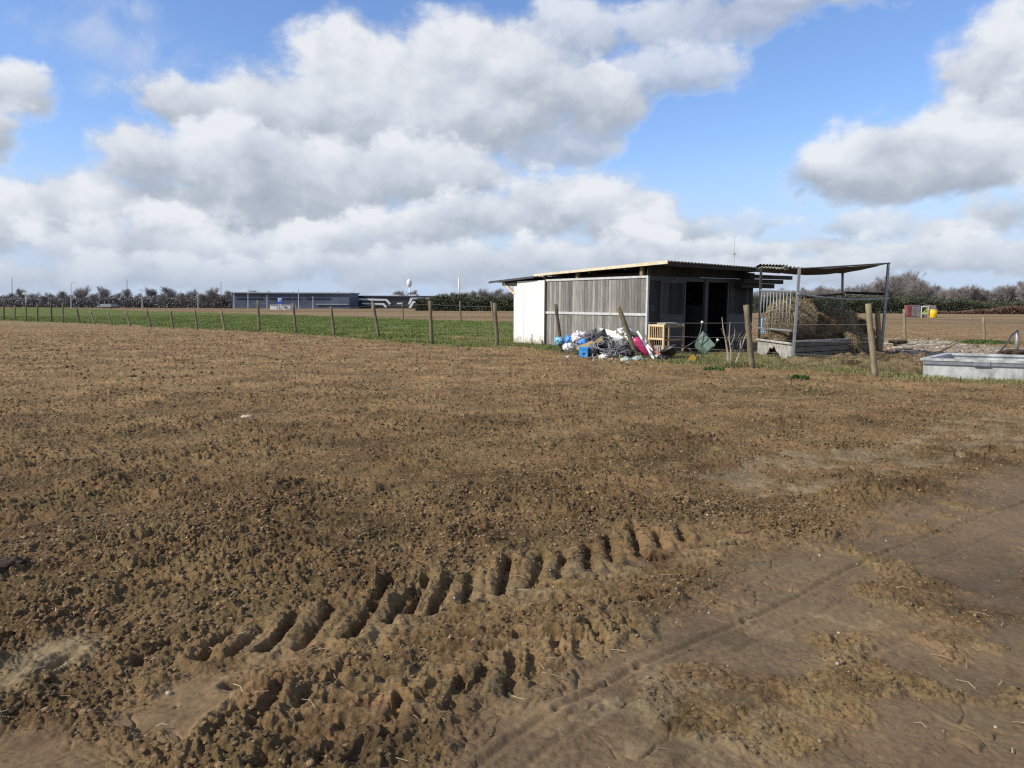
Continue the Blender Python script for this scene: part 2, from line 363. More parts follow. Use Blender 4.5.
GROOVES = [((263,654),(297,616)),((300,650),(334,610)),((350,641),(391,585)),((390,624),(415,590)),((409,617),(426,585)),((431,615),(448,585)),((465,605),(472,577)),((501,596),(509,559)),((531,589),(541,558)),((560,580),(563,557)),((590,572),(588,548)),((614,563),(607,538)),((640,556),(633,532)),((662,549),(657,536)),((684,543),(678,530)),
 ((200,662),(232,636)),((133,672),(165,650)),((40,682),(70,660)),((236,655),(262,630)),
 ((386,744),(399,702)),((322,764),(343,730)),((451,720),(460,687)),((485,674),(488,660)),((509,701),(512,660)),((558,662),(557,642)),((601,650),(592,629)),((330,689),(344,673)),((289,748),(300,735)),((636,640),(626,620)),((255,775),(283,750)),((425,708),(440,678)),((470,700),(482,676)),((370,712),(384,684)),((412,688),(424,660)),((530,686),(536,655)),((580,664),(578,640)),((355,768),(372,738)),((618,640),(612,618)),((300,712),(318,684)),((255,724),(280,694)),((215,745),(240,712))]
HGRO = [((410,650),(500,655)),((375,677),(455,680)),((320,706),(410,710)),((230,690),(330,676)),((250,735),(330,740)),((520,640),(600,640)),((500,678),(560,676)),((600,610),(670,600)),((470,642),(540,641)),((396,637),(470,640)),((427,624),(490,627)),((447,612),(520,614)),((513,598),(590,600)),((548,588),(622,590)),((580,579),(640,579)),((640,569),(705,567)),((650,560),(712,556)),((690,550),(760,543)),((392,665),(490,666)),((342,692),(435,694)),((299,724),(388,727)),((480,650),(560,652)),((560,632),(640,628)),((740,535),(800,525))]

def zones(X, Y):
    near = np.clip(np.hypot(X, Y) / 6, .25, 6)
    wx = (fbm(X * 1.1, Y * 1.1, 4, 1)) * .45 * near ** .5 + pn(X * 9, Y * 9, 5) * .10; wy = (fbm(X * 1.1 + 40, Y * 1.1, 4, 9)) * .45 * near ** .5 + pn(X * 9, Y * 9 + 50, 5) * .10
    def z(poly, k=1.0): return inpoly(X + wx * k, Y + wy * k, poly).astype(np.float32)
    r = np.hypot(X, Y)
    def zs(poly, k, sp):
        a = 0
        for dx, dy in ((0, 0), (sp, 0), (-sp, 0), (0, sp), (0, -sp), (sp * .6, sp * .6), (-sp * .6, -sp * .6)): a = a + inpoly(X + wx * k + dx, Y + wy * k + dy, poly)
        return (a / 7).astype(np.float32)
    smooth = zs(SMOOTH, .6, .16); p1 = zs(PUDDLE1, .4, .05); p2 = zs(PUDDLE2, .4, .05); pale1 = zs(PALE1, .5, .08)
    n = fbm(X * 1.6, Y * 1.6, 4, 20)
    patch = sstep(n + .55 * blob(X, Y, 880, 690, .5, .35) + .5 * blob(X, Y, 690, 735, .25, .1) + .35 * blob(X, Y, 930, 600, .5, .3) - .15, .02, .22)
    rough = 1 - smooth * (1 - .5 * patch) * .90
    rough = rough * (1 - .93 * np.maximum(p1, p2)) * (1 - .75 * pale1)
    trk = np.exp(-(segdist(X, Y, tuple(G(280, 650).xy), tuple(G(720, 540).xy))[0] / .34) ** 2)
    trk2 = np.exp(-(segdist(X, Y, tuple(G(330, 720).xy), tuple(G(620, 625).xy))[0] / .30) ** 2)
    trk = np.maximum(trk, trk2 * .8)
    rough = rough * (1 - .78 * trk)
    pale2 = z(PALE2, 1.3) * sstep(fbm(X * 2.2, Y * 2.2, 4, 33), -.25, .2)
    rough = rough * (1 - .5 * pale2)
    paleS = blob(X, Y, 655, 720, .45, .42) * sstep(fbm(X * 4, Y * 4, 4, 31), -.1, .15) * smooth
    paleS = np.maximum(paleS, .8 * blob(X, Y, 830, 630, .5, .35) * sstep(fbm(X * 4, Y * 4, 4, 36), 0, .2) * smooth)
    pale = np.clip(np.maximum(np.maximum(pale1, pale2), np.maximum(paleS, .45 * trk * sstep(fbm(X * 3, Y * 3, 3, 44), -.2, .3))), 0, 1)
    wet = np.maximum.reduce([zs(WETDK, .6, .3) * .35, p1 * .5, p2 * .5, smooth * .75 * (1 - patch)])
    grn = z(GREEN, 2.4)
    strip = zs(STRIP, 1.2, .5)
    gpatch = blob(X, Y, 770, 392, 2.6, 1.5) * sstep(fbm(X * 2.6, Y * 2.6, 4, 50), -.15, .35)
    sand = zs(SAND, .8, .35); muck = zs(MUCK, .8, .3)
    return dict(rough=rough, pale=pale, wet=wet, grn=grn, strip=strip, gpatch=gpatch, sand=sand, muck=muck, trk=trk, smooth=smooth, r=r)

def height(X, Y, Z):
    r = Z['r']; fade = np.clip(1 - (r - 60) / 60, 0, 1)
    h = .03 * pn(X * .25, Y * .25, 60) * fade + .018 * pn(X * .9, Y * .9, 61) * fade
    q = 1 - .75 * np.maximum.reduce([Z['grn'], Z['strip'], Z['sand']])
    A = Z['rough'] * q
    ax = X + .05 * pn(X * 6, Y * 6, 70); ay = Y + .05 * pn(X * 6, Y * 6, 71)
    b1 = np.abs(pn(ax * 3.4, ay * 3.4, 62)); b2 = np.abs(pn(ax * 8.5, ay * 8.5, 63)); b3 = np.abs(pn(ax * 19, ay * 19, 64)); b4 = pn(X * 42, Y * 42, 65); b5 = pn(X * 85, Y * 85, 68) * np.clip(2 - r / 6, 0, 1)
    mod = .55 + .6 * sstep(fbm(X * .8, Y * .8, 3, 72), -.3, .3)
    h = h + A * mod * (.050 * b1 + .044 * b2 + .034 * b3 + .017 * b4 + .008 * b5)
    h = h + (1 - A) * (.006 * pn(X * 4, Y * 4, 66) + .004 * np.abs(pn(ax * 11, ay * 11, 67)) + .002 * pn(X * 30, Y * 30, 69))
    ck = np.abs(fbm(ax * 3.2, ay * 3.2, 3, 95)); h = h - (1 - A) * .012 * np.exp(-(ck / .03) ** 2) * sstep(fbm(X * 1.1, Y * 1.1, 2, 96), -.1, .25) * (r < 12)
    # tread marks pressed by a tractor tyre
    dep = np.zeros(X.shape); rim = np.zeros(X.shape)
    m = (r < 7)
    Xm, Ym = X[m], Y[m]; d_ = np.zeros(Xm.shape); ri = np.zeros(Xm.shape)
    jx = .010 * pn(Xm * 13, Ym * 13, 80) + .010 * pn(Xm * 31, Ym * 31, 86); jy = .010 * pn(Xm * 13, Ym * 13, 81) + .010 * pn(Xm * 31, Ym * 31, 87)
    jx = jx + .012 * pn(Xm * 4, Ym * 4, 83)
    for k, (a, b) in enumerate(GROOVES):
        p, q_ = tuple(G(*a).xy), tuple(G(*b).xy); d, t = segdist(Xm + jx, Ym + jy, p, q_); w = .024
        d_ = np.maximum(d_, sstep(-d, -w * 1.35, -w * .6) * (.056 if k < 17 else .034 if k < 29 else .022)); ri = np.maximum(ri, np.exp(-((d - .068) / .030) ** 2) * .030)
    for a, b in HGRO:
        p, q_ = tuple(G(*a).xy), tuple(G(*b).xy); d, t = segdist(Xm + jx, Ym + jy, p, q_)
        d_ = np.maximum(d_, sstep(-d, -.030, -.012) * .036); ri = np.maximum(ri, np.exp(-((d - .055) / .026) ** 2) * .022)
    g = np.zeros(Xm.shape); ir = .5 + .75 * sstep(fbm(Xm * 5, Ym * 5, 3, 84), -.3, .3) + .5 * pn(Xm * 38, Ym * 38, 88) * (d_ > .004)
    h[m] = h[m] + (ri * .8 * (1 - np.minimum(d_ / .056, 1)) - d_) * ir
    # long shallow ruts
    for rut, dp, sg in RUTS:
        for i in range(len(rut) - 1):
            d, t = segdist(X + .012 * pn(X * 3, Y * 3, 82), Y + .012 * pn(X * 3, Y * 3, 85), rut[i], rut[i + 1])
            h = h - np.exp(-(d / sg) ** 2) * dp * Z['smooth'] + np.exp(-((d - sg * 2.2) / sg) ** 2) * dp * .5 * Z['smooth']
    # holes, mounds
    h = h + .03 * blob(X, Y, 8, 572, .2, .14)
    h = h + Z['muck'] * (.06 + .22 * np.abs(pn(X * 1.3, Y * 1.3, 90)) + .06 * pn(X * 5, Y * 5, 91))
    h = h + .10 * blob(X, Y, 880, 362, 1.1, .6) - 0.0
    return h

def make_ground():
    rows = [.3, .8, 1.3, 1.7, 2.0]
    py = np.arange(800, 308.0, -0.62); rr = []
    for p in py: rr.append(G(512, p).y)
    rows += [v for v in rr if v > 2.05]
    last = rows[-1]
    while last < 6500: last *= 1.12; rows.append(last)
    rows = np.array(rows)
    fine = np.arctan(np.arange(-.86, .86, .00145)); coarseL = np.radians(np.arange(-180, -41, 2.0)); coarseR = np.radians(np.arange(42, 180, 2.0))
    ang = np.concatenate([coarseL, fine, coarseR]); na = len(ang)
    RR, AA = np.meshgrid(rows, ang, indexing='ij')
    X = RR * np.sin(AA); Y = RR * np.cos(AA); nr = len(rows)
    Z = zones(X, Y); H = height(X, Y, Z)
    V = np.stack([X, Y, H], -1).reshape(-1, 3)
    V = np.vstack([V, [[0, 0, 0]]])
    i = np.arange(nr - 1)[:, None]; j = np.arange(na)[None, :]; j2 = (j + 1) % na
    F = np.stack([i * na + j, (i + 1) * na + j, (i + 1) * na + j2, i * na + j2], -1).reshape(-1, 4)[:, ::-1]
    j = np.arange(na); c = len(V) - 1
    F0 = np.stack([j, (j + 1) % na, np.full(na, c), np.full(na, c)], -1)
    o = fast_mesh('ground', V, F, ground_mat(), smooth=True)
    me = o.data
    za = me.attributes.new('za', 'FLOAT_COLOR', 'POINT'); zb = me.attributes.new('zb', 'FLOAT_COLOR', 'POINT')
    def pack(*ch):
        a = np.stack([c_.ravel() for c_ in ch], -1); return np.vstack([a, np.zeros((1, 4))]).astype(np.float32).ravel()
    za.data.foreach_set('color', pack(Z['rough'], Z['pale'], Z['wet'], Z['grn']))
    zb.data.foreach_set('color', pack(Z['strip'], Z['gpatch'], Z['sand'], Z['muck']))
    tagit(o, kind='structure'); return o

def ground_mat():
    m = bpy.data.materials.new('soil'); m.use_nodes = True; N = NT(m.node_tree); b = N.n['Principled BSDF']
    tc = N.new('ShaderNodeTexCoord'); P = tc.outputs['Object']
    A = N.new('ShaderNodeAttribute', attribute_name='za'); B = N.new('ShaderNodeAttribute', attribute_name='zb')
    sa = N.new('ShaderNodeSeparateColor'); N.l.new(A.outputs['Color'], sa.inputs[0]); sb = N.new('ShaderNodeSeparateColor'); N.l.new(B.outputs['Color'], sb.inputs[0])
    rough, pale, wet = sa.outputs; grn = A.outputs['Alpha']; strip, gpat, sand = sb.outputs; muck = B.outputs['Alpha']
    sp = N.new('ShaderNodeSeparateXYZ'); N.l.new(P, sp.inputs[0])
    dist = N.vmath('LENGTH', P, out=1)
    n1 = N.noise(P, 0.9, 5, .6); n2 = N.noise(P, 3.0, 10, .82); n3 = N.noise(P, 30, 6, .8)
    f = N.math('ADD', N.math('MULTIPLY', n1, .35), N.math('ADD', N.math('MULTIPLY', n2, .35), N.math('MULTIPLY', n3, .3)))
    f = N.smooth(f, .38, .62)
    soil = N.mix(f, (0.054, 0.034, 0.017), (0.262, 0.175, 0.086))  # dark end lowered so the colour deepens the shadows in the soil
    fw = N.smooth(dist, 3.5, 15)                                        # lighter soil colour further up the field
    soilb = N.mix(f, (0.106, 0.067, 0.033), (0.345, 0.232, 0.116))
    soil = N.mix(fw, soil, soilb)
    hu = N.smooth(N.noise(P, 1.7, 6, .7), .35, .65)
    soil = N.vmath('MULTIPLY', soil, N.mix(hu, (1.06, .97, .92, 1), (.96, 1.01, .94, 1)))
    soil = N.mix(N.math('MULTIPLY', pale, .75), soil, N.mix(f, (0.155, 0.117, 0.068), (0.290, 0.228, 0.140)))
    mud = N.mix(f, (0.098, 0.068, 0.041), (0.160, 0.113, 0.067))
    soil = N.mix(N.math('MULTIPLY', wet, N.math('SUBTRACT', 1.0, pale)), soil, mud)
    st = N.noise(N.vmath('MULTIPLY', P, (1, 1, 1)), 90, 3, .8)
    soil = N.mix(N.math('MULTIPLY', N.smooth(st, .60, .70), N.math('MULTIPLY', rough, .35)), soil, (0.42, 0.33, 0.19))
    # grass
    gn = N.noise(P, 2.6, 5, .7); gl = N.noise(P, .35, 4, .6)
    gcol = N.mix(N.smooth(gn, .35, .65), (0.048, 0.068, 0.012), (0.135, 0.160, 0.030))
    gmask = N.math('MULTIPLY', grn, N.mix(N.smooth(dist, 30, 60), N.smooth(N.math('ADD', gn, N.math('MULTIPLY', gl, .8)), .70, .95), 1.0, 'FLOAT'))
    soil = N.mix(gmask, soil, gcol)
    dg = N.mix(N.smooth(gn, .35, .65), (0.095, 0.090, 0.036), (0.205, 0.180, 0.088))
    soil = N.mix(N.math('MULTIPLY', strip, N.smooth(gl, .25, .55, .5, .9)), soil, dg)
    soil = N.mix(N.math('MULTIPLY', gpat, .85), soil, (0.085, 0.085, 0.030))
    soil = N.mix(N.math('MULTIPLY', sand, .85), soil, N.mix(f, (0.20, 0.155, 0.105), (0.42, 0.35, 0.27)))
    mk = N.smooth(N.noise(P, 1.5, 7, .7), .40, .54)
    soil = N.mix(N.math('MULTIPLY', muck, .9), soil, N.mix(mk, (0.055, 0.036, 0.020), (0.215, 0.155, 0.082)))
    # far fields: banded tillage
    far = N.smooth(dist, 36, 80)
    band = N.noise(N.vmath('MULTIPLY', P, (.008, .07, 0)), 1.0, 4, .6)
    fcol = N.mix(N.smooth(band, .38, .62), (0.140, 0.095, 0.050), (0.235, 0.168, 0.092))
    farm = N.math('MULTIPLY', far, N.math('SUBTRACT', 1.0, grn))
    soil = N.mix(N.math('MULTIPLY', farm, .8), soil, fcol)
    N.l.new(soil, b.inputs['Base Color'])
    rg = N.mix(N.math('MULTIPLY', wet, .6), .92, N.smooth(n2, .35, .65, .48, .72), 'FLOAT')
    N.l.new(rg, b.inputs['Roughness']); b.inputs['Specular IOR Level'].default_value = .16
    bn = N.new('ShaderNodeBump'); bn.inputs['Distance'].default_value = .03
    bh = N.math('ADD', N.noise(P, 28, 6, .75), N.math('MULTIPLY', N.noise(P, 140, 4, .8), .55))
    N.l.new(bh, bn.inputs['Height']); N.l.new(N.mix(rough, .25, .9, 'FLOAT'), bn.inputs['Strength']); N.l.new(bn.outputs[0], b.inputs['Normal'])
    return m
ground = make_ground()
def gz(x, y):
    X = np.array([x], float); Y = np.array([y], float); return float(height(X, Y, zones(X, Y))[0])

# ------------------------------------------------------------------ loose stuff on the soil
def wedge(n, r0, r1, half=40.5, pw=1.0):
    a = np.radians(rng.uniform(-half, half, n)); u = rng.random(n) ** pw; r = np.sqrt(r0 * r0 + u * (r1 * r1 - r0 * r0)); return r * np.sin(a), r * np.cos(a)
def ico(sub):
    import bmesh
    bm = bmesh.new(); bmesh.ops.create_icosphere(bm, subdivisions=sub, radius=1); bm.verts.ensure_lookup_table()
    V = np.array([v.co[:] for v in bm.verts]); F = np.array([[v.index for v in f.verts] for f in bm.faces]); bm.free(); return V, F
def rotm(n):
    q = rng.normal(size=(n, 4)); q /= np.linalg.norm(q, axis=1)[:, None]; w, x, y, z = q.T
    return np.stack([1-2*(y*y+z*z), 2*(x*y-z*w), 2*(x*z+y*w), 2*(x*y+z*w), 1-2*(x*x+z*z), 2*(y*z-x*w), 2*(x*z-y*w), 2*(y*z+x*w), 1-2*(x*x+y*y)], -1).reshape(n, 3, 3)
def scatter_lumps(X, Y, S, sub, jit, sink=.25, flat=.7):
    Z = zones(X, Y); H = height(X, Y, Z); n = len(X); V0, F0 = ico(sub); k = len(V0)
    D = 1 + rng.uniform(-jit, jit, (n, k, 1)); V = V0[None] * D
    V = V * rng.uniform(.65, 1.25, (n, 1, 3)); V = np.einsum('nij,nkj->nki', rotm(n), V); V[:, :, 2] *= flat
    V = V * S[:, None, None]; V[:, :, 0] += X[:, None]; V[:, :, 1] += Y[:, None]; V[:, :, 2] += (H - S * sink + S * .25)[:, None]
    F = (F0[None] + (np.arange(n) * k)[:, None, None]).reshape(-1, 3); return V.reshape(-1, 3), F
def clod_mat():
    m = mat('soil_clod', (0.145, 0.096, 0.048), 0.95, 0.55, 11, bump=1.0, bscale=90, c2=(.225, .153, .08)); return m
def add_clods():
    Vs = []; Fs = []; As = []; off = 0
    for (n, r0, r1, smin, smax, sub, pw) in ((76000, 2.2, 6, .0025, .015, 2, 1.0), (100000, 5.5, 14, .004, .020, 1, 1.0), (60000, 13, 42, .010, .045, 1, 1.0)):
        X, Y = wedge(n, r0, r1, pw=pw); Z = zones(X, Y)
        cl = sstep(fbm(X * 1.3, Y * 1.3, 3, 200), -.35, .25)
        keep = rng.random(n) < np.clip((Z['rough'] + .35 * Z['trk']) ** 1.6 * (.25 + .75 * cl), .03, 1) * (1 - np.maximum.reduce([Z['grn'], Z['strip'], Z['sand']]) * .9); X, Y = X[keep], Y[keep]; rg = Z['rough'][keep]
        S = smin + (smax - smin) * rng.random(len(X)) ** 3.6; S = S * (.45 + .55 * rg)
        V, F = scatter_lumps(X, Y, S, sub, .26 if sub == 2 else .35)
        per = len(F) // max(1, len(X)); As.append(np.repeat(rng.uniform(.75, 1.2, len(X)), per)); Vs.append(V); Fs.append(F + off); off += len(V)
    o = fast_mesh('soil_clods', np.vstack(Vs), np.vstack(Fs), clod_mat(), np.concatenate(As), smooth=False)
    tagit(o, 'loose crumbly clods of brown soil strewn over the ploughed field', 'soil clods', kind='stuff')
add_clods()
def add_stones():
    X, Y = wedge(420, 2.3, 16, 38); Z = zones(X, Y)
    k = (Z['grn'] < .5); X, Y = X[k], Y[k]; S = .0025 + .012 * rng.random(len(X)) ** 3.5
    cx = G(600, 600); X2 = cx.x + rng.normal(0, .9, 90); Y2 = cx.y + rng.normal(0, .7, 90); S2 = .003 + .008 * rng.random(90) ** 2
    X = np.concatenate([X, X2]); Y = np.concatenate([Y, Y2]); S = np.concatenate([S, S2])
    V, F = scatter_lumps(X, Y, S, 1, .2, .1, .7)
    o = fast_mesh('pebbles', V, F, M['stone'], np.repeat(rng.uniform(.45, 1.05, len(X)), len(F) // len(X)), smooth=True)
    tagit(o, 'small pale pebbles and flints scattered in the brown soil', 'pebbles', kind='stuff')
add_stones()
def big_stone(px, py, s, label, m, cat='stone', name='stone'):
    p = G(px, py); V, F = scatter_lumps(np.array([p.x]), np.array([p.y]), np.array([s]), 3, .05, .1, .5)
    mb = MB(); mb.add(V.tolist(), [tuple(f) for f in F]); o = mb.build(name, m, smooth=True); tagit(o, label, cat); return o
big_stone(247, 417, .07, 'pale flat stone lying alone in the ploughed soil of the left field', M['stone'])


def scatter_blades(name, X, Y, H, W, m, lean=.5, flatness=0.0, z=None, a=None):
    n = len(X); Z = z if z is not None else height(X, Y, zones(X, Y))
    t = rng.uniform(0, 2 * np.pi, n); dx = np.cos(t); dy = np.sin(t)
    l = rng.uniform(0, lean, n) if not flatness else np.full(n, flatness)
    tx = -dy; ty = dx; phi = rng.uniform(0, 2 * np.pi, n); lx = np.cos(phi) * l * H; ly = np.sin(phi) * l * H
    b0 = np.stack([X - tx * W / 2, Y - ty * W / 2, Z - .01], -1); b1 = np.stack([X + tx * W / 2, Y + ty * W / 2, Z - .01], -1)
    m0 = np.stack([X + lx * .35 - tx * W * .4, Y + ly * .35 - ty * W * .4, Z + H * .6], -1); m1 = np.stack([X + lx * .35 + tx * W * .4, Y + ly * .35 + ty * W * .4, Z + H * .6], -1)
    tip = np.stack([X + lx, Y + ly, Z + H * (1 - .3 * l)], -1)
    V = np.stack([b0, b1, m1, m0, tip], 1).reshape(-1, 3); i = np.arange(n) * 5
    F = np.vstack([np.stack([i, i + 1, i + 2, i + 3], -1), np.stack([i + 3, i + 2, i + 4, i + 4], -1)])
    F = np.vstack([np.stack([i, i + 1, i + 2], -1), np.stack([i, i + 2, i + 3], -1), np.stack([i + 3, i + 2, i + 4], -1)])
    av = rng.uniform(.6, 1.4, n) if a is None else a
    return fast_mesh(name, V, F, m, np.tile(av, 3))
# straw lying on the soil
def add_straw():
    X, Y = wedge(26000, 2.3, 22, 40); zz = zones(X, Y)
    d = .16 + .84 * sstep(fbm(X * 1.2, Y * 1.2, 3, 120), .0, .35); k = (rng.random(len(X)) < d * (1 - .5 * zz['wet'])); X, Y = X[k], Y[k]; n = len(X)
    zr = height(X, Y, zones(X, Y)); t = rng.uniform(0, 2 * np.pi, n); L = rng.uniform(.015, .10, n) ; w = rng.uniform(.0006, .0014, n) * (1 + .10 * np.hypot(X, Y))
    pts = []
    bend = rng.normal(0, .5, n); up = rng.uniform(.002, .012, n)
    for s, hh in ((-.5, 0), (0, 1), (.5, .2)):
        px = X + np.cos(t + bend * s) * L * s; py = Y + np.sin(t + bend * s) * L * s; pz = zr + .006 + hh * up
        nx = -np.sin(t) * w; ny = np.cos(t) * w
        pts += [np.stack([px - nx, py - ny, pz], -1), np.stack([px + nx, py + ny, pz + .001], -1)]
    V = np.stack(pts, 1).reshape(-1, 3); i = np.arange(n) * 6
    F = np.vstack([np.stack([i, i + 1, i + 3, i + 2], -1), np.stack([i + 2, i + 3, i + 5, i + 4], -1)])
    o = fast_mesh('straw', V, F, M['straw'], np.tile(rng.uniform(.55, 1.3, n), 2)); tagit(o, 'short stalks of dry straw and dead roots lying on the soil', 'straw', kind='stuff')
add_straw()
def poly_pts(poly, n):
    P = np.array(poly); x0, y0 = P.min(0); x1, y1 = P.max(0); X = []; Y = []
    X = rng.uniform(x0, x1, n); Y = rng.uniform(y0, y1, n); k = inpoly(X, Y, poly); return X[k], Y[k]
def add_grass():
    # dry verge along the fence
    vp = gp((440, 345), (520, 347), (560, 353), (600, 357.5), (660, 364), (760, 369), (860, 376), (930, 382), (1024, 388), (1150, 395), (1150, 384), (1024, 378), (900, 372), (860, 366), (800, 361), (700, 356), (600, 350), (560, 343), (500, 343))
    X, Y = poly_pts(vp, 210000); Y = Y + rng.normal(0, .40, len(Y)); mk_ = 1 - .85 * inpoly(X, Y, MUCK); d = mk_ * sstep(fbm(X * .9, Y * .9, 3, 140), -.25, .25); k = rng.random(len(X)) < .15 + .85 * d; X, Y = X[k], Y[k]
    o = scatter_blades('dry_grass', X, Y, rng.uniform(.03, .10, len(X)), rng.uniform(.006, .014, len(X)), M['drygrass'], 1.2)
    tagit(o, 'straw coloured short grass growing along the foot of the fence', 'dry grass', kind='stuff')
    X, Y = poly_pts(vp, 60000); Y = Y + rng.normal(0, .3, len(Y)); d = (1 - inpoly(X, Y, MUCK)) * sstep(fbm(X * .7 + 9, Y * .7, 3, 150), .0, .3) + blob(X, Y, 545, 349, 1.0, .8); k = rng.random(len(X)) < d * .55; X, Y = X[k], Y[k]
    X2, Y2 = poly_pts([p for p in GREEN if p[1] < 200 and p[0] > -120], 10); 
    a = np.radians(rng.uniform(-40, 8, 240000)); r = 24 + 66 * rng.random(240000) ** 1.3; X2 = r * np.sin(a); Y2 = r * np.cos(a); k = inpoly(X2 + rng.normal(0, .25, len(X2)), Y2 + rng.normal(0, .5, len(Y2)), GREEN); X2, Y2 = X2[k], Y2[k]
    d = sstep(fbm(X2 * .5, Y2 * .5, 4, 160) - .25 * sstep(X2, -9, 1), -.30, .15); k = rng.random(len(X2)) < .06 + .94 * d; X2, Y2 = X2[k], Y2[k]
    H = np.concatenate([rng.uniform(.04, .13, len(X)), rng.uniform(.04, .11, len(X2))]); W = np.concatenate([rng.uniform(.008, .016, len(X)), rng.uniform(.014, .03, len(X2))])
    X = np.concatenate([X, X2]); Y = np.concatenate([Y, Y2])
    o = scatter_blades('grass', X, Y, H, W, M['grass'], .8)
    tagit(o, 'green meadow grass beyond the wire fence on the left', 'grass', kind='stuff')
add_grass()
def weed(px, py, r, n, label, h=.12):
    p = G(px, py); X = p.x + rng.normal(0, r * .5, n); Y = p.y + rng.normal(0, r * .5, n)
    o = scatter_blades('weed_clump', X, Y, rng.uniform(.4 * h, h, n), rng.uniform(.015, .035, n), M['weed'], .9); tagit(o, label, 'weed')
weed(713, 371, .22, 260, 'bright green weed clump in front of the overturned green chair')
weed(800, 380.5, .15, 160, 'small bright green weed clump in front of the hay feeder corner')
weed(567, 349, .22, 260, 'tall green grass tuft by the first fence post before the rubbish', .26)

# ------------------------------------------------------------------ shed
B = G(646, 354); A0 = G(513.5, 343.4); d1 = (A0 - B); LY = d1.length; d1.normalize(); d2 = Vector((-d1.y * -1, d1.x * -1, 0))
d2 = Vector((d1.y, -d1.x, 0)); LX = 5.0
def S(x, y, z): return B + d2 * x + d1 * y + Vector((0, 0, z))
def sbox(mb, x0, x1, y0, y1, z0, z1, a=1.0): mb.frame(S(x0, y0, z0), d2 * (x1 - x0), d1 * (y1 - y0), Vector((0, 0, z1 - z0)), a); return mb
def ysplit(px):          # distance along the side wall seen at a pixel column
    best = min(np.linspace(-2, 10, 4001), key=lambda t: abs((lambda q: (CR.transposed() @ (q - Vector((0, 0, EYE)))))(S(0, t, 1)).x / -(CR.transposed() @ (S(0, t, 1) - Vector((0, 0, EYE)))).z * FPX + 512 - px)); return float(best)
def xsplit(px):
    def f(t): q = CR.transposed() @ (S(t, 0, 1) - Vector((0, 0, EYE))); return abs(q.x / -q.z * FPX + 512 - px)
    return float(min(np.linspace(-1, 9, 4001), key=f))
YW = ysplit(545); LX = xsplit(753)
shed = thing('shed', 'grey weathered timber shed with white end panel and open dark stable front', 'shed', B)
def zr(x, y): return 2.77 - .034 * (y + .92) - .016 * x
# side wall of vertical boards
mb = MB(); y = .06; k = 0
while y < YW - .10:
    w = random.uniform(.11, .16); w = min(w, YW - .06 - y); sh = random.choice([.72, .85, .95, 1.0, 1.08, 1.25])
    lean = random.uniform(-.004, .004); sbox(mb, .0 + lean + .02, .04 + lean, y, y + w - .008, .03 + random.uniform(0, .03), 1.17, sh)
    sh2 = sh * random.uniform(.85, 1.15); sbox(mb, .02 - lean, .04 - lean, y + .003, y + w - .006, 1.25, 2.33, sh2); y += w
mb.build('side_wall', M['plank'], shed)
mb = MB(); sbox(mb, .055, .08, .05, YW - .05, .02, 2.36, .25); mb.build('wall_backing', M['beam'], shed)
for (y0, y1, z0, z1) in ((0.05, YW - .05, 1.17, 1.25), (0.05, YW - .05, 2.33, 2.40), (-.02, .05, 0, 2.40)):
    mb = MB(); sbox(mb, -.012, .055, y0, y1, z0, z1); mb.build('wall_rail', M['trim'], shed)
mb = MB(); sbox(mb, -.014, .09, YW - .05, YW + .03, 0, 2.5); mb.build('wall_post', M['beam'], shed)
M['panel'] = bpy.data.materials.new('white_end_panel'); M['panel'].use_nodes = True; N = NT(M['panel'].node_tree); P = N.new('ShaderNodeTexCoord').outputs['Object']
sp_n = N.new('ShaderNodeSeparateXYZ'); N.l.new(P, sp_n.inputs[0]); sz = sp_n.outputs[2]
spl = N.math('SUBTRACT', N.math('ADD', N.math('MULTIPLY', N.noise(P, 5, 7, .75), .9), -.12), N.math('MULTIPLY', sz, .9))
st_ = N.smooth(N.noise(N.vmath('MULTIPLY', P, (5, 5, .5)), 1.6, 5, .6), .52, .75)
cp = N.mix(N.math('MULTIPLY', st_, .35), (.70, .70, .67, 1), (.50, .49, .44, 1)); cp = N.mix(N.smooth(spl, .0, .35), cp, (.26, .21, .14, 1))
N.l.new(cp, N.n['Principled BSDF'].inputs['Base Color']); N.n['Principled BSDF'].inputs['Roughness'].default_value = .6
mb = MB(); pw_ = (LY - YW - .03) / 3
for q_ in range(3): sbox(mb, .004 * (q_ % 2), .06, YW + .03 + q_ * pw_, YW + .03 + (q_ + 1) * pw_ - .008, .03, 2.37)
sbox(mb, .03, .055, YW + .03, LY, .035, 2.36); mb.build('end_panel', M['panel'], shed, label='bright white smooth end panel of the shed')
# beam over the side wall, in the gap under the roof
for yy in (.25, 3.3, YW + .02): mb = MB(); sbox(mb, .02, .12, yy, yy + .12, 2.402, zr(0, yy) - .03); mb.build('roof_bearer', M['woodmid'], shed)
mb = MB(); sbox(mb, .35, .42, .1, LY, 2.10, 2.52); mb.build('inner_wall', M['beam'], shed)
# far end and back
mb = MB(); sbox(mb, 0.06, LX, LY - .06, LY, 0, 2.43); sbox(mb, LX - .06, LX, .1, LY - .06, 0, 2.42); mb.build('back_wall', M['darkplank'], shed)
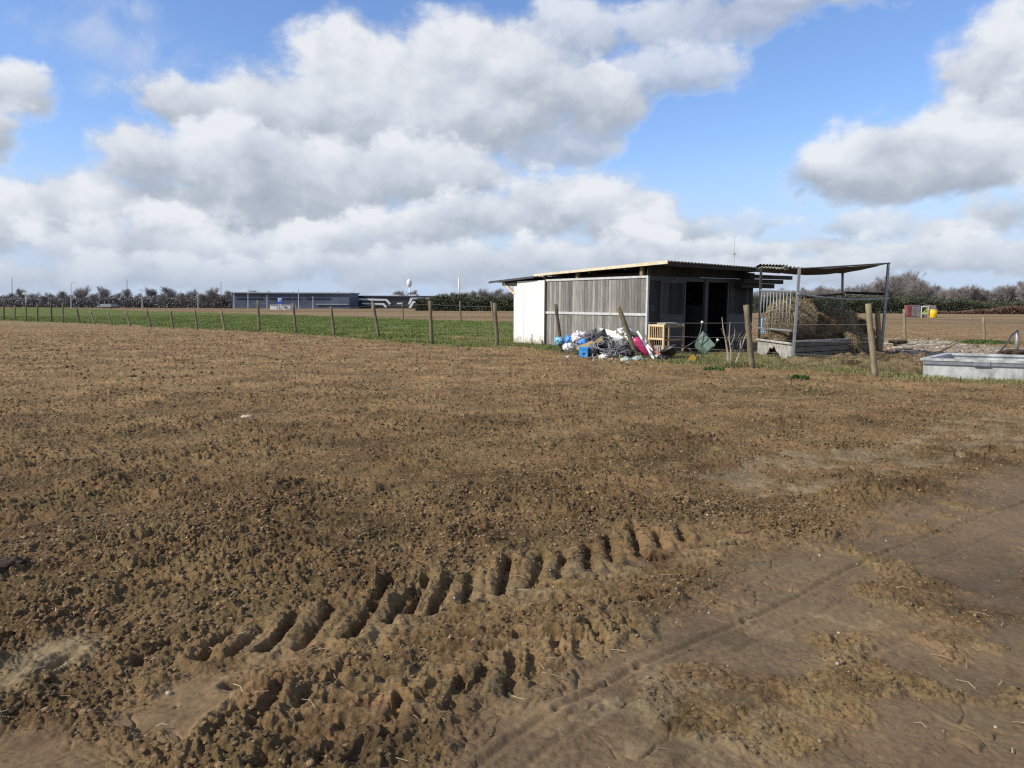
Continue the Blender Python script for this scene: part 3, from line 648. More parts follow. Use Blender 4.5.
# front
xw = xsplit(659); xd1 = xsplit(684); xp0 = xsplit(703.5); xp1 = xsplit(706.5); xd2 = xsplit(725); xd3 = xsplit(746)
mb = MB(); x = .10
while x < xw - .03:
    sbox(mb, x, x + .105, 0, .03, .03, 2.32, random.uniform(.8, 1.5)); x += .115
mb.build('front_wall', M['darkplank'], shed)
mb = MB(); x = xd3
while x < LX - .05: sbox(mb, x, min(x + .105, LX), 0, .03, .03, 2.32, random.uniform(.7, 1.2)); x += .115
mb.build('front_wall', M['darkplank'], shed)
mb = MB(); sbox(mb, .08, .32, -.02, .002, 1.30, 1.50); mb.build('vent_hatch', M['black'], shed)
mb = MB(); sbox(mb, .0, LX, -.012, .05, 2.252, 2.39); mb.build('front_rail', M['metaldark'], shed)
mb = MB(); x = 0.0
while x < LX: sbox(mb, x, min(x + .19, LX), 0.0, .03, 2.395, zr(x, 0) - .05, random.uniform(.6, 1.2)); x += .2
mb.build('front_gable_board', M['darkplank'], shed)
def door(x0, x1, label):
    rt = MB(); t = .05
    for (a, b, c, e) in ((x0, x0 + t, .06, 2.25), (x1 - t, x1, .06, 2.25), (x0 + t, x1 - t, 2.20, 2.25), (x0 + t, x1 - t, 1.16, 1.21), (x0 + t, x1 - t, .06, .11)): sbox(rt, a, b, -.045, -.005, c, e)
    d = rt.build('door', M['metaldark'], shed, label=label)
    p = MB(); x = x0 + t
    while x < x1 - t - .01: w = min(.11, x1 - t - x); sbox(p, x, x + w - .006, -.035, -.015, 1.21, 2.20, random.choice([.6, .9, 1.3, 1.7])); x += .11
    p.build('upper_panel', M['darkplank'], d)
    p = MB(); sbox(p, x0 + t, x1 - t, -.035, -.012, .11, 1.16); p.build('lower_panel', M['metaldark'], d)
door(xw, xd1, 'left stable door standing closed'); door(xd2 + .05, xd3, 'right stable door standing closed')
mb = MB(); sbox(mb, xp0, xp1, -.04, .06, 0, 2.325); mb.build('door_post', M['metaldark'], shed)
# inside: partition
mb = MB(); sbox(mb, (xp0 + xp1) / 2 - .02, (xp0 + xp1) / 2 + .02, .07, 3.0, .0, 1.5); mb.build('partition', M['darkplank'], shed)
# roof
def corrugated(x0, x1, y0, y1, zf, per=.15, amp=.018, th=.006, sub=8):
    n = int((x1 - x0) / per * sub); mb = MB(); vs = []
    for yy in (y0, y1):
        for s in (0, 1):
            for i in range(n + 1):
                x = x0 + (x1 - x0) * i / n; vs.append(S(x, yy, zf(x, yy) + amp * math.sin(2 * math.pi * x / per) + s * th))
    m = n + 1; fs = []
    for i in range(n):
        fs += [(i, i + 1, 2 * m + i + 1, 2 * m + i), (m + i, 3 * m + i, 3 * m + i + 1, m + i + 1), (i, m + i, m + i + 1, i + 1), (2 * m + i, 2 * m + i + 1, 3 * m + i + 1, 3 * m + i)]
    fs += [(0, 2 * m, 3 * m, m), (n, m + n, 3 * m + n, 2 * m + n)]
    mb.add(vs, fs); return mb
YE = ysplit(491.5)
rf = corrugated(-.12, LX + .25, -.92, YW + .5, lambda x, y: zr(x, y) + .02).build('roof', M['corr'], shed, smooth=True)
mb = corrugated(-.12, LX + .25, YW + .5, YE, lambda x, y: zr(x, y) - .03 - .012 * (y - YW)); mb.build('low_roof', M['corr'], shed, smooth=True)
mb = MB(); mb.slab([S(-.16, -.93, zr(0, -.93) - .055), S(-.16, YW + .5, zr(0, YW + .5) - .03), S(-.16, YW + .5, zr(0, YW + .5) + .045), S(-.16, -.93, zr(0, -.93) + .045)], d2 * .035); mb.build('fascia', M['fascia'], rf)
mb = MB(); mb.slab([S(-.15, YW + .5, 2.46), S(-.15, YE, zr(0, YE) - .13), S(-.15, YE, zr(0, YE) - .07), S(-.15, YW + .5, 2.53)], d2 * .03); mb.build('low_fascia', M['metaldark'], rf)
for yy in (-.85, .9, 2.6, 4.3): mb = MB(); mb.beam(S(-.1, yy, zr(0, yy) - .06), S(LX + .2, yy, zr(LX, yy) - .06), .06, .10); mb.build('purlin', M['beam'], rf)
mb = MB(); mb.beam(S(-.05, LY + .25, 2.30), S(LX * .5, LY + .25, 2.26), .9, .16); mb.build('eave_beam', M['beam'], shed)
mb = MB(); mb.beam(S(.02, LY - .05, 1.88), S(-.02, LY + .62, 2.34), .07, .07); mb.build('eave_brace', M['crate'], shed)
# timbers sticking out at the right end of the roof
for (xa, xb, yy, z, h) in ((LX - 1.2, LX + .62, -.30, 2.16, .15), (LX - 1.2, LX + .95, -.42, 2.31, .14), (LX - 1.0, LX + 1.35, -.5, 2.46, .13), (LX - .5, LX + .5, .2, 2.27, .16)):
    mb = MB(); mb.beam(S(xa, yy, z), S(xb, yy, z), .14, h); mb.build('roof_timber', M['beam'], shed)

# ------------------------------------------------------------------ hay feeder
FL = G(792.5, 363.5); BL = G(758.5, 357); FR = G(881, 357.5); BR = FR + BL - FL
def top(p, px, py): q = at(px, py, p.y); return q
fd = thing('hay_feeder', 'grey metal hay feeder with board base, barred side gate and sagging brown tarpaulin roof', 'hay feeder', FL)
tops = {'FL': at(799.5, 268, FL.y), 'BL': at(761, 270, BL.y), 'FR': at(888.5, 263, FR.y), 'BR': at(842.5, 273, BR.y)}
for k, p in (('FL', FL), ('BL', BL), ('FR', FR), ('BR', BR)):
    mb = MB(); mb.beam(p, tops[k], .06, .06, up=(0, 1, 0)); mb.build('post', M['metal'] if k in ('FL', 'FR') else M['metaldark'], fd)
mb = MB(); mb.tube([tops['FL'] + Vector((0, 0, -.02)), tops['FR'] + Vector((.05, 0, 0))], .018); mb.tube([tops['BL'], tops['BR']], .018); mb.tube([tops['FL'], tops['BL']], .02); mb.tube([tops['FR'], tops['BR']], .018); mb.build('roof_rail', M['metaldark'], fd)
# tarpaulin
n, m_ = 26, 18; vs = []; top_ = MB()
for s in (0, 1):
    for i in range(n + 1):
        for j in range(m_ + 1):
            u, v = i / n, j / m_; p = (tops['FL'] * (1 - u) + tops['FR'] * u) * (1 - v) + (tops['BL'] * (1 - u) + tops['BR'] * u) * v
            z = -.10 * math.sin(math.pi * u) * (.3 + v) - .06 * math.sin(math.pi * v) + .02 * mn.noise(p * 2.2) + .02; vs.append((p.x, p.y, p.z + z + s * .006 - (0.05 if j == 0 else 0)))
K = (n + 1) * (m_ + 1); w = m_ + 1; fs = []
for i in range(n):
    for j in range(m_): q = (i * w + j, (i + 1) * w + j, (i + 1) * w + j + 1, i * w + j + 1); fs += [q[::-1], tuple(a + K for a in q)]
top_.add(vs, fs).build('tarpaulin', M['tarp'], fd, smooth=True)
# corrugated off-cuts on the left part of the roof
mb = MB()
def csheet(p, ex, ey, per=.11, amp=.022, mtl=None):
    n = int(ex.length / per * 6); vs = []; b = MB()
    for s in (0, 1):
        for e in (0, 1):
            for i in range(n + 1): q = p + ex * (i / n) + ey * e; vs.append(q + Vector((0, 0, amp * math.sin(2 * math.pi * i / 6) + s * .008)))
    m = n + 1; f = []
    for i in range(n): f += [(i, i + 1, m + i + 1, m + i), (2 * m + i, 3 * m + i, 3 * m + i + 1, 2 * m + i + 1), (i, 2 * m + i, 2 * m + i + 1, i + 1), (m + i, m + i + 1, 3 * m + i + 1, 3 * m + i)]
    b.add(vs, f); return b
c0 = at(762, 267, BL.y - .6); csheet(c0, at(787, 268.5, BL.y - 1.4) - c0, Vector((.35, 1.5, -.02))).build('roof_sheet', M['corrpale'], fd, smooth=True, label='pale corrugated off-cut on the feeder roof')
c0 = at(760, 264.6, BL.y - .5); csheet(c0, at(788, 265.6, BL.y - 1.3) - c0, Vector((.35, 1.5, .0))).build('roof_sheet', M['beam'], fd, smooth=True, label='dark corrugated off-cut laid over the pale one')
c0 = at(786, 266.2, FL.y + .5); csheet(c0, at(803, 268.2, FL.y + .1) - c0, Vector((.3, 1.3, .0))).build('roof_sheet', M['greyboard'], fd, smooth=True)
# barred gate on the left side
gA = BL + Vector((-.03, -.05, 0)); gB = FL + Vector((-.03, .08, 0))
gt = MB(); zt = 2.02; zb = .82
za, zb_ = at(758, 290.5, BL.y).z, at(795, 291.5, FL.y).z; la, lb = at(758, 328, BL.y).z, at(792, 331, FL.y).z
gt.tube([Vector((gA.x, gA.y, za)), Vector((gB.x, gB.y, zb_))], .03); gt.tube([Vector((gA.x, gA.y, la)), Vector((gB.x, gB.y, lb))], .03)
gate = gt.build('side_gate', M['metal'], fd)
for i in range(10):
    t = (i + .3) / 10; p = gA.lerp(gB, t); mb = MB(); mb.tube([Vector((p.x, p.y, la + (lb - la) * t)), Vector((p.x, p.y, za + (zb_ - za) * t))], .014, 8); mb.build('bar', M['metal'], gate, smooth=True)
# front and back rails
r0 = at(797, 294, FL.y - .06); r1 = at(889, 298.5, FR.y - .06); pts = [r0.lerp(r1, t) + Vector((0, 0, -.075 * math.sin(math.pi * t))) for t in np.linspace(0, 1, 12)]
mb = MB(); mb.tube(pts, .024, 8); mb.build('front_rail', M['metal'], fd, smooth=True, label='bent galvanised front rail')
b0 = at(842, 292.5, BR.y); b1 = at(884, 294, FR.y + .1); mb = MB(); mb.beam(b0, b1, .03, .07); bb = at(800, 296, BL.y); mb.beam(at(842, 294, BR.y), at(800, 298, BL.y + .2), .03, .06); mb.build('back_rail', M['beam'], fd)
# base boards
ft = [at(797, 341.5, FL.y).z, .30]
mb = MB(); fz = at(797, 341, FL.y).z
for i in range(3):
    h = (fz - .14) / 3; z0 = .14 + i * h; mb.frame(FL + Vector((.05, -.02, z0)), (FR - FL) * .985, Vector((.012, .03, 0)), Vector((0, 0, h - .02)), random.uniform(.7, 1.3))
    mb.frame(BL + Vector((.05, 0, z0)), (BR - BL) * .985, Vector((.012, .03, 0)), Vector((0, 0, h - .02)), .8); mb.frame(FR + Vector((-.03, 0.03, z0)), (BR - FR), Vector((.03, 0, 0)), Vector((0, 0, h - .02)), .8)
mb.build('base_board', M['feedboard'], fd)
mb = MB(); mb.frame(FL + Vector((.02, -.055, fz - .03)), (FR - FL) * .99, Vector((.01, .045, 0)), Vector((0, 0, .05))); mb.build('base_rail', M['greyboard'], fd)
mb = MB(); mb.frame(FL + Vector((.1, .15, 0.02)), (FR - FL) * .95, (BL - FL) * .9, Vector((0, 0, .33)), .5); mb.build('base_floor', M['muck'], fd)
# broken side boards
mb = MB(); sd_ = (FL - BL); zs = at(775, 342, (FL.y + BL.y) / 2).z
tt = [0, .17, .33, .45, .58, .72, .86, 1.0]; lows = [0, 0, .19, .30, .26, .10, 0, 0]
for i in range(7):
    a, b = BL + sd_ * tt[i], BL + sd_ * (tt[i + 1] - .006); la_, lb_ = lows[i], lows[i + 1]
    if i in (2, 3, 4): mid = (la_ + lb_) / 2 + random.uniform(-.06, .06); poly = [a + Vector((-.04, 0, la_)), a.lerp(b, .5) + Vector((-.04, 0, mid + .07)), b + Vector((-.04, 0, lb_)), b + Vector((-.04, 0, zs)), a + Vector((-.04, 0, zs))]
    else: poly = [a + Vector((-.04, 0, la_)), b + Vector((-.04, 0, lb_)), b + Vector((-.04, 0, zs)), a + Vector((-.04, 0, zs))]
    mb.slab(poly, (.03, 0, 0), random.uniform(.75, 1.2))
mb.build('side_board', M['greyboard'], fd, label='pale side boards with a jagged hole broken through')
mb = MB(); mb.beam(BL + Vector((-.06, 0, zs + .02)), FL + Vector((-.06, 0, zs + .02)), .06, .05); mb.build('side_rail', M['greyboard'], fd)
# netting at the back
mb = MB()
for i in range(46):
    p = BL.lerp(BR, i / 45) + Vector((0, -.05, 0)); mb.beam(p + Vector((0, 0, .55)), p + Vector((0, 0, 1.78 - .06 * math.sin(i / 45 * 3.14))), .009, .009)
for i in range(20):
    z = .6 + i * .06; mb.beam(BL + Vector((0, -.05, z)), BR + Vector((0, -.05, z)), .008, .008)
mb.build('netting', M['net'], fd)

# hay
def hay_lump(name, c, size, m, label, cat='hay', seed=0, rotz=0.0, strands=2600, boxy=.0, kind=None, sl=.16):
    V0, _ = ico(1); import bmesh
    bm = bmesh.new(); bmesh.ops.create_icosphere(bm, subdivisions=5, radius=1)
    Rz = Matrix.Rotation(rotz, 3, 'Z'); pts = []
    for v in bm.verts:
        p = v.co.copy(); q = Vector([math.copysign(abs(a) ** (1 - boxy), a) for a in p]); 
        nn = mn.noise(p * 2.1 + Vector((seed, 0, 0))) * .16 + mn.noise(p * 6 + Vector((seed, 3, 0))) * .10 + mn.noise(p * 15) * .05
        q = q * (1 + nn); v.co = Rz @ Vector((q.x * size[0], q.y * size[1], q.z * size[2])) + c
    bm.normal_update()
    mb = MB(); mb.add([v.co for v in bm.verts], [[v.index for v in f.verts] for f in bm.faces])
    fl = list(bm.faces)
    for _ in range(strands):
        f = random.choice(fl); p = f.calc_center_median(); nr = f.normal; t = Vector((random.gauss(0, .6), random.gauss(0, .6), random.gauss(-.55, .5))); t = (t + nr * .35).normalized(); L = random.uniform(.4, 1) * sl; s = t.cross(nr).normalized() * .005 if t.cross(nr).length > 1e-3 else Vector((.004, 0, 0))
        p0 = p + nr * .005; p1 = p + t * L * .6 + nr * .03; p2 = p + t * L + nr * .01 + Vector((0, 0, -.25 * L)); mb.add([p0 - s, p0 + s, p1 + s, p1 - s, p2], [(0, 1, 2, 3), (3, 2, 4)], random.uniform(.45, 1.7))
    bm.free(); o = mb.build(name, m, smooth=False); tagit(o, label, cat, kind=kind); return o
def bale(c, r, L, axis, label, seed=0):
    mb = MB(); axis = Vector(axis).normalized(); up = Vector((0, 0, 1)); sx = axis.cross(up).normalized(); ny, nr_ = 44, 9
    def pt(t, a, rr):
        w = 1 + .05 * mn.noise(Vector((math.cos(a) * 2, math.sin(a) * 2, t * 3 + seed))) + .03 * mn.noise(Vector((math.cos(a) * 8, math.sin(a) * 8, t * 9 + seed)))
        return c + axis * (t - .5) * L + (sx * math.cos(a) + up * math.sin(a) * .95) * r * rr * w
    prof = [(0, .0), (0.0, .35), (-.02, .6), (-.01, .8), (.0, .93), (.05, 1.0)] + [(t, 1.0) for t in (.2, .35, .5, .65, .8, .95)] + [(1.0, .93), (1.01, .5), (1.0, .0)]
    vs = [pt(t + .02 * mn.noise(Vector((a_ * 3, rr * 6, seed))), a_ * 2 * math.pi / ny, max(rr, .01)) for (t, rr) in prof for a_ in range(ny)]
    fs = [(i * ny + k, i * ny + (k + 1) % ny, (i + 1) * ny + (k + 1) % ny, (i + 1) * ny + k) for i in range(len(prof) - 1) for k in range(ny)]
    mb.add(vs, fs)
    for _ in range(5200):
        if random.random() < .55:      # end face, stalks winding round
            a = random.uniform(0, 2 * math.pi); rr = math.sqrt(random.random()); p = c - axis * (.5 * L + .02) + (sx * math.cos(a) + up * math.sin(a) * .95) * r * rr; t = (-sx * math.sin(a) + up * math.cos(a)); t = (t + Vector((random.gauss(0, .4),) * 3)).normalized(); nrm = -axis
        else:
            a = random.uniform(0, 2 * math.pi); q = random.random(); nrm = (sx * math.cos(a) + up * math.sin(a)); p = c + axis * (q - .5) * L + nrm * r * .98; t = (-sx * math.sin(a) + up * math.cos(a) + Vector((random.gauss(0, .5), random.gauss(0, .5), random.gauss(0, .5)))).normalized()
        s = t.cross(nrm); s = s.normalized() * .006 if s.length > 1e-3 else Vector((.005, 0, 0)); Ls = random.uniform(.06, .17)
        p1 = p + t * Ls * .5 + nrm * random.uniform(.01, .04); p2 = p + t * Ls + nrm * random.uniform(0, .03)
        mb.add([p - s, p + s, p1 + s, p1 - s, p2], [(0, 1, 2, 3), (3, 2, 4)], random.uniform(.4, 1.5))
    o = mb.build('round_bale', M['hay'], smooth=False); tagit(o, label, 'hay bale'); return o
fu = (FR - FL).normalized(); fv = (BL - FL).normalized(); FLn = (FR - FL).length; FDp = (BL - FL).length; fang = math.atan2(fu.y, fu.x)
def FP(u, v, z): return FL + fu * u + fv * v + Vector((0, 0, z))
bale(FP(.60, FDp * .46, 1.07), .62, .80, (.93, .30, 0), 'pale round hay bale standing behind the bars of the feeder gate', 3)
hay_lump('hay_heap', FP(FLn * .50, FDp * .45, .84), (1.05, .62, .46), M['haydark'], 'dark weathered heap of hay in the middle of the feeder', seed=4, boxy=.35, strands=4600, sl=.2, rotz=fang)
hay_lump('hay_heap', FP(FLn * .64, FDp * .32, .88), (.36, .40, .52), M['hay'], 'lighter clump of hay piled higher at the right of the feeder', seed=9, boxy=.3, strands=2400, sl=.2, rotz=fang)
hay_lump('hanging_hay', FP(FLn * .66, .02, .55), (.26, .13, .30), M['hay'], 'wisp of hay spilling over the front boards of the feeder', seed=12, strands=1700, sl=.26, rotz=fang)
hay_lump('hay_heap', FP(FLn * .88, FDp * .3, .68), (.34, .40, .42), M['haydark'], 'dark ragged hay at the right end of the feeder', seed=14, strands=1500, sl=.2, rotz=fang)

# ------------------------------------------------------------------ fences
def post_mb(base, topp, r, n=10, jit=.06):
    mb = MB(); pts = [base + (topp - base) * t + Vector((random.gauss(0, .004), random.gauss(0, .004), 0)) for t in np.linspace(-.08, 1, 7)]
    mb.tube(pts, [r * (1.05 - .08 * i / 6) for i in range(7)], n, jit=jit); return mb
def fence(name, label, posts, wires, m, wr, sag=.03, w3=None):
    b0 = posts[0][1]; f = thing(name, label, 'fence', b0); pp = []
    for p in posts:
        tp, bp, r = p[0], p[1], p[2]; mm = p[3] if len(p) > 3 else m
        post_mb(bp, tp, r).build('post', mm, f, smooth=True, label=p[4] if len(p) > 4 else None)
        if not (len(p) > 5 and p[5]): pp.append((tp, bp))
    for fr in wires:
        mb = MB()
        for i in range(len(pp) - 1):
            a = pp[i][1].lerp(pp[i][0], fr); b = pp[i + 1][1].lerp(pp[i + 1][0], fr); L = (b - a).length
            mb.tube([a.lerp(b, t) + Vector((0, 0, -sag * 4 * t * (1 - t))) for t in np.linspace(0, 1, 7)], wr, 3)
        mb.build('wire', M['wire'], f)
    return f
def pp_(tx, ty, bx, by, r, *rest): b = G(bx, by); return (at(tx, ty, b.y), b, r) + rest
left = [(-40,303,-39,319.6,.055),(-20,303,-19,319.8,.055),(4,303,4,320,.055,'oldpost'),(15,305,15,320.4,.055),(26,303,26,321,.06),(37.4,303.6,37.4,321.5,.06),(51,302.5,51.5,322,.06,'oldpost'),(62.7,303.4,63,322.7,.06),(76.5,308,80,323.4,.055,'oldpost'),
 (90,310.4,95,324.8,.055,'pinepost'),(107.5,312,112,325.4,.055,'pinepost'),(125.3,311.3,130.6,326.4,.055,'pinepost'),(146.4,309.3,151,327.4,.055),(170.7,310.8,173.3,329,.055),(194.6,310,197.5,329.8,.06),(220.8,310.8,225.4,331.2,.06,'pinepost'),(257.9,300.2,259.3,331,.065),(293,303.2,296,332.8,.065),(331,306.5,334.4,335.2,.065),
 (372.9,302.2,379,337.6,.07),(429.8,300.8,432,343.4,.07),(494.7,303,497.5,346.6,.068)]
L_ = [pp_(a, b, c, d, r, *( [M[k[0]]] if k else [])) for (a, b, c, d, r, *k) in left]
fence('wire_fence', 'long wire fence of thin wooden posts between the ploughed soil and green meadow', L_, (.35, .65, .92), M['post'], .0022)
ex = thing('fence_stake', 'thin grey stake leaning beside the last meadow fence post near the shed', 'stake', G(498, 346)); post_mb(G(497.8, 345.6), at(491, 301.5, G(497.8, 345.6).y), .035).build('stake', M['post'], ex, smooth=True)
near = [pp_(555.6, 304, 562, 352, .055, M['oldpost'], 'dark post tilted left in front of the grey side wall'), pp_(618.7, 307.4, 637.5, 359, .066, M['post'], 'thick post leaning steeply left over the rubbish'), pp_(746, 304.8, 752.3, 368.5, .066, M['post']), pp_(868, 303.7, 875.3, 377.5, .062, M['pinepost'], 'stout pale post before the hay feeder')]
fence('wire_fence', 'near wire fence of four stout crooked posts in front of the shed and feeder', near, (.28, .48, .72), M['post'], .0022, .02)
fr = [pp_(402.3, 302, 403.4, 321, .06), pp_(459.9, 301.5, 460.8, 321.5, .075)]
fence('wire_fence', 'two lone posts of a distant wire fence in the meadow left of the shed', fr, (.5, .85), M['post'], .0025)
fr = [pp_(904.3, 309, 905, 340.6, .06, M['pinepost']), pp_(983, 317.2, 984.8, 342, .05, M['pinepost']), pp_(1062, 318, 1063, 344, .05, M['pinepost'])]
fence('wire_fence', 'low wire fence with pale posts behind the zinc trough', fr, (.3, .75), M['post'], .004)
ex = thing('wooden_post', 'brown wooden post rising beside the right front leg of the hay feeder', 'post', G(880, 358)); post_mb(G(880, 358.5), at(877.5, 311, G(880, 358.5).y), .07).build('post', M['woodmid'], ex, smooth=True)
# dead shrub
sh = thing('dead_shrub', 'leafless pale shrub growing against the fence post in front of the shed', 'shrub', G(735, 368)); Ys = G(735, 368).y; mb = MB()
def twig(pts, r): mb.tube([at(x, y, Ys + d) for (x, y, d) in pts], [r * (1 - .75 * i / (len(pts) - 1)) for i in range(len(pts))], 5)
twig([(729, 369, 0), (728, 355, .1), (726, 342, .15), (723, 327, .1), (722, 317, .1)], .028); twig([(731, 369, 0), (731, 352, -.1), (729, 338, -.1), (730, 322, -.05)], .022)
twig([(734, 368, 0), (740, 352, .1), (744, 340, .2), (748, 330, .2), (753, 322, .2)], .026); twig([(728, 350, .1), (725, 338, 0), (721, 328, -.1)], .012); twig([(740, 352, .1), (741, 340, .1), (745, 333, 0)], .012); twig([(744, 340, .2), (737, 332, .1)], .010); twig([(731, 345, 0), (735, 335, 0), (734, 326, 0)], .010)
for i in range(26):
    x = 725 + random.random() * 18; y = 365 - random.random() * 28; twig([(x, y, random.uniform(-.1, .2)), (x + random.uniform(-3, 3), y - 4, 0), (x + random.uniform(-5, 6), y - 9, .05)], .006)
mb.build('branches', M['deadwood'], sh)
X = np.array([Ys * 0 + G(733, 369).x + random.gauss(0, .18) for _ in range(500)]); Yg = np.array([Ys + random.gauss(0, .15) for _ in range(500)])
o = scatter_blades('dry_grass_tuft', X, Yg, rng.uniform(.06, .22, 500), rng.uniform(.006, .012, 500), M['drygrass'], .8); tagit(o, 'dry grass tuft round the foot of the leafless shrub', 'grass tuft')

# ------------------------------------------------------------------ trough
T0 = G(922.4, 377.3); e1 = (G(1024, 381.5) - T0).normalized(); TL = 3.6; e2 = Vector((-e1.y, e1.x, 0)); e2 = (e2 * .9 + e1 * .25).normalized(); TW = 2.3; TH = at(922.4, 358, T0.y).z; th = .05
tr = thing('water_trough', 'large pale zinc water trough cut off by the right edge of the picture', 'trough', T0)
def tb(mb, a0, a1, b0, b1, z0, z1): mb.frame(T0 + e1 * a0 + e2 * b0 + Vector((0, 0, z0)), e1 * (a1 - a0), e2 * (b1 - b0), Vector((0, 0, z1 - z0)))
mb = MB(); tb(mb, 0, TL, 0, th, 0, TH - .05); tb(mb, 0, TL, TW - th, TW, 0, TH - .05); tb(mb, 0, th, th, TW - th, 0, TH - .05); tb(mb, TL - th, TL, th, TW - th, 0, TH - .05); mb.build('side_wall', M['trough'], tr)
mb = MB(); tb(mb, -.05, TL + .05, -.05, .09, TH - .048, TH); tb(mb, -.05, TL + .05, TW - .09, TW + .05, TH - .048, TH); tb(mb, -.05, .09, .09, TW - .09, TH - .048, TH); tb(mb, TL - .09, TL + .05, .09, TW - .09, TH - .048, TH); mb.build('rim', M['trough'], tr)
mb = MB(); tb(mb, .0, TL, -.035, -.001, TH - .125, TH - .06); mb.build('rim_strip', M['troughrim'], tr)
mb = MB(); tb(mb, .92, 1.22, -.06, -.037, TH - .13, TH - .05); mb.build('bracket', M['troughrim'], tr)
mb = MB(); tb(mb, th, TL - th, th, TW - th, .0, .26); mb.build('filling', M['trough'], tr, label='pale dry bottom inside the trough')
p0 = G(1016.5, 353.5); mb = MB(); mb.tube([p0, at(1017.5, 330, p0.y)], .055, 10); sp_ = mb.build('standpipe', M['metal'], None, smooth=True); tagit(sp_, 'grey metal standpipe rising at the back of the zinc trough', 'standpipe')
mb = MB(); mb.tube([at(1017.5, 330.5, p0.y - .05), at(1011, 336, p0.y - .3), at(1006, 345, p0.y - .7), at(995, 356, p0.y - 1.3)], .028, 8); o = mb.build('hose', M['metaldark'], None, smooth=True); tagit(o, 'dark hose curving from the standpipe down into the trough', 'hose')

# ------------------------------------------------------------------ rubbish by the side wall
def lump(name, px, py, rx, ry, Y, m, label, cat, seed=0, depth=1.0, fold=.22, group=None):
    import bmesh
    c = at(px, py, Y); sx = rx * Y / FPX; sz = ry * Y / FPX; bm = bmesh.new(); bmesh.ops.create_icosphere(bm, subdivisions=4, radius=1)
    for v in bm.verts:
        p = v.co.copy(); k = 1 + fold * (abs(mn.noise(p * 2.2 + Vector((seed, seed * .7, 0)))) * 2 - .5) + fold * .6 * (abs(mn.noise(p * 5 + Vector((seed, 0, 1)))) * 2 - .4) + .05 * mn.noise(p * 11)
        q = p * k; v.co = c + Vector((q.x * sx, q.y * sx * depth, q.z * sz))
    mb = MB(); mb.add([v.co for v in bm.verts], [[v.index for v in f.verts] for f in bm.faces]); bm.free()
    o = mb.build(name, m, smooth=True); tagit(o, label, cat, group); return o
def board(name, pts, th, m, label, cat):     # pts (px,py,Y)
    P = [at(*p) for p in pts]; nrm = (P[1] - P[0]).cross(P[2] - P[0]).normalized(); mb = MB()
    mb.slab(P, nrm * th); o = mb.build(name, m); tagit(o, label, cat); return o
lump('plastic_sack', 559.5, 341, 5, 4.5, 23.6, M['lightblue'], 'pale blue plastic sack at the left end of the rubbish heap', 'sack', 1)
lump('plastic_sack', 569.5, 340, 4.5, 5, 23.2, M['bluebag'], 'bright blue plastic sack behind the white sack in the rubbish', 'sack', 2)
lump('plastic_sack', 569, 347.5, 6.5, 4.5, 22.0, M['whitebag'], 'crumpled white plastic sack beside the dark tilted post', 'sack', 3)
lump('cloth_bundle', 579, 338.5, 6.5, 6.5, 22.8, M['lilac'], 'white and lilac cloth bundle on the rubbish heap', 'cloth bundle', 4, fold=.45)
lump('plastic_bag', 583, 342.5, 5, 3.5, 22.0, M['bluebag'], 'deep blue bag squeezed above the brown board', 'bag', 5)
lump('grey_sheet', 593, 337.5, 9, 6.5, 22.6, M['greysheet'], 'dark grey crumpled sheeting on top of the rubbish heap', 'sheeting', 6, fold=.4)
board('black_tarpaulin', [(590, 341, 22.0), (604.5, 328, 22.3), (609, 340, 22.2), (606, 349, 21.8), (602, 343, 21.7), (596, 342, 21.8)], .05, M['black'], 'peaked black tarpaulin rising in the middle of the rubbish', 'tarpaulin')
board('wooden_board', [(575.5, 347, 21.5), (592, 340.5, 21.6), (595.5, 343.5, 21.4), (578, 350, 21.3)], .04, M['brownboard'], 'brown wooden board lying across the blue crate', 'board')
board('cardboard', [(594, 342, 21.6), (602, 335.5, 21.7), (603.5, 341.5, 21.6), (598, 343.5, 21.5)], .03, M['brownboard'], 'piece of cardboard under the black tarpaulin peak', 'cardboard')
cr = thing('plastic_crate', 'bright blue plastic crate with dark side under the brown board', 'crate', G(583, 357.5))
c0 = at(579, 357.2, 21.2); mb = MB(); mb.frame(c0, Vector((.24, -.06, 0)), Vector((.10, .34, 0)), Vector((0, 0, .29))); mb.build('crate_body', M['lightblue'], cr); 
M['crateblue'] = mat('crate_blue', (0.05, 0.30, 0.75), .4, .15, 8, spec=.5); cr.children[0].data.materials[0] = M['crateblue']
mb = MB(); mb.frame(c0 + Vector((-.01, -.012, .24)), Vector((.26, -.065, 0)), Vector((.10, .36, 0)), Vector((0, 0, .05))); mb.build('crate_rim', M['crateblue'], cr)
mb = MB(); mb.frame(c0 + Vector((.10, -.035, .08)), Vector((.07, -.0175, 0)), Vector((.003, .012, 0)), Vector((0, 0, .05))); mb.build('hand_hole', M['black'], cr)
lump('rubbish_bin', 592, 350.5, 5.5, 7.0, 21.4, mat('grey_green_plastic', (.10, .12, .125), .5, .3, 9), 'dull grey green tub right of the blue crate', 'tub', 8, fold=.08)
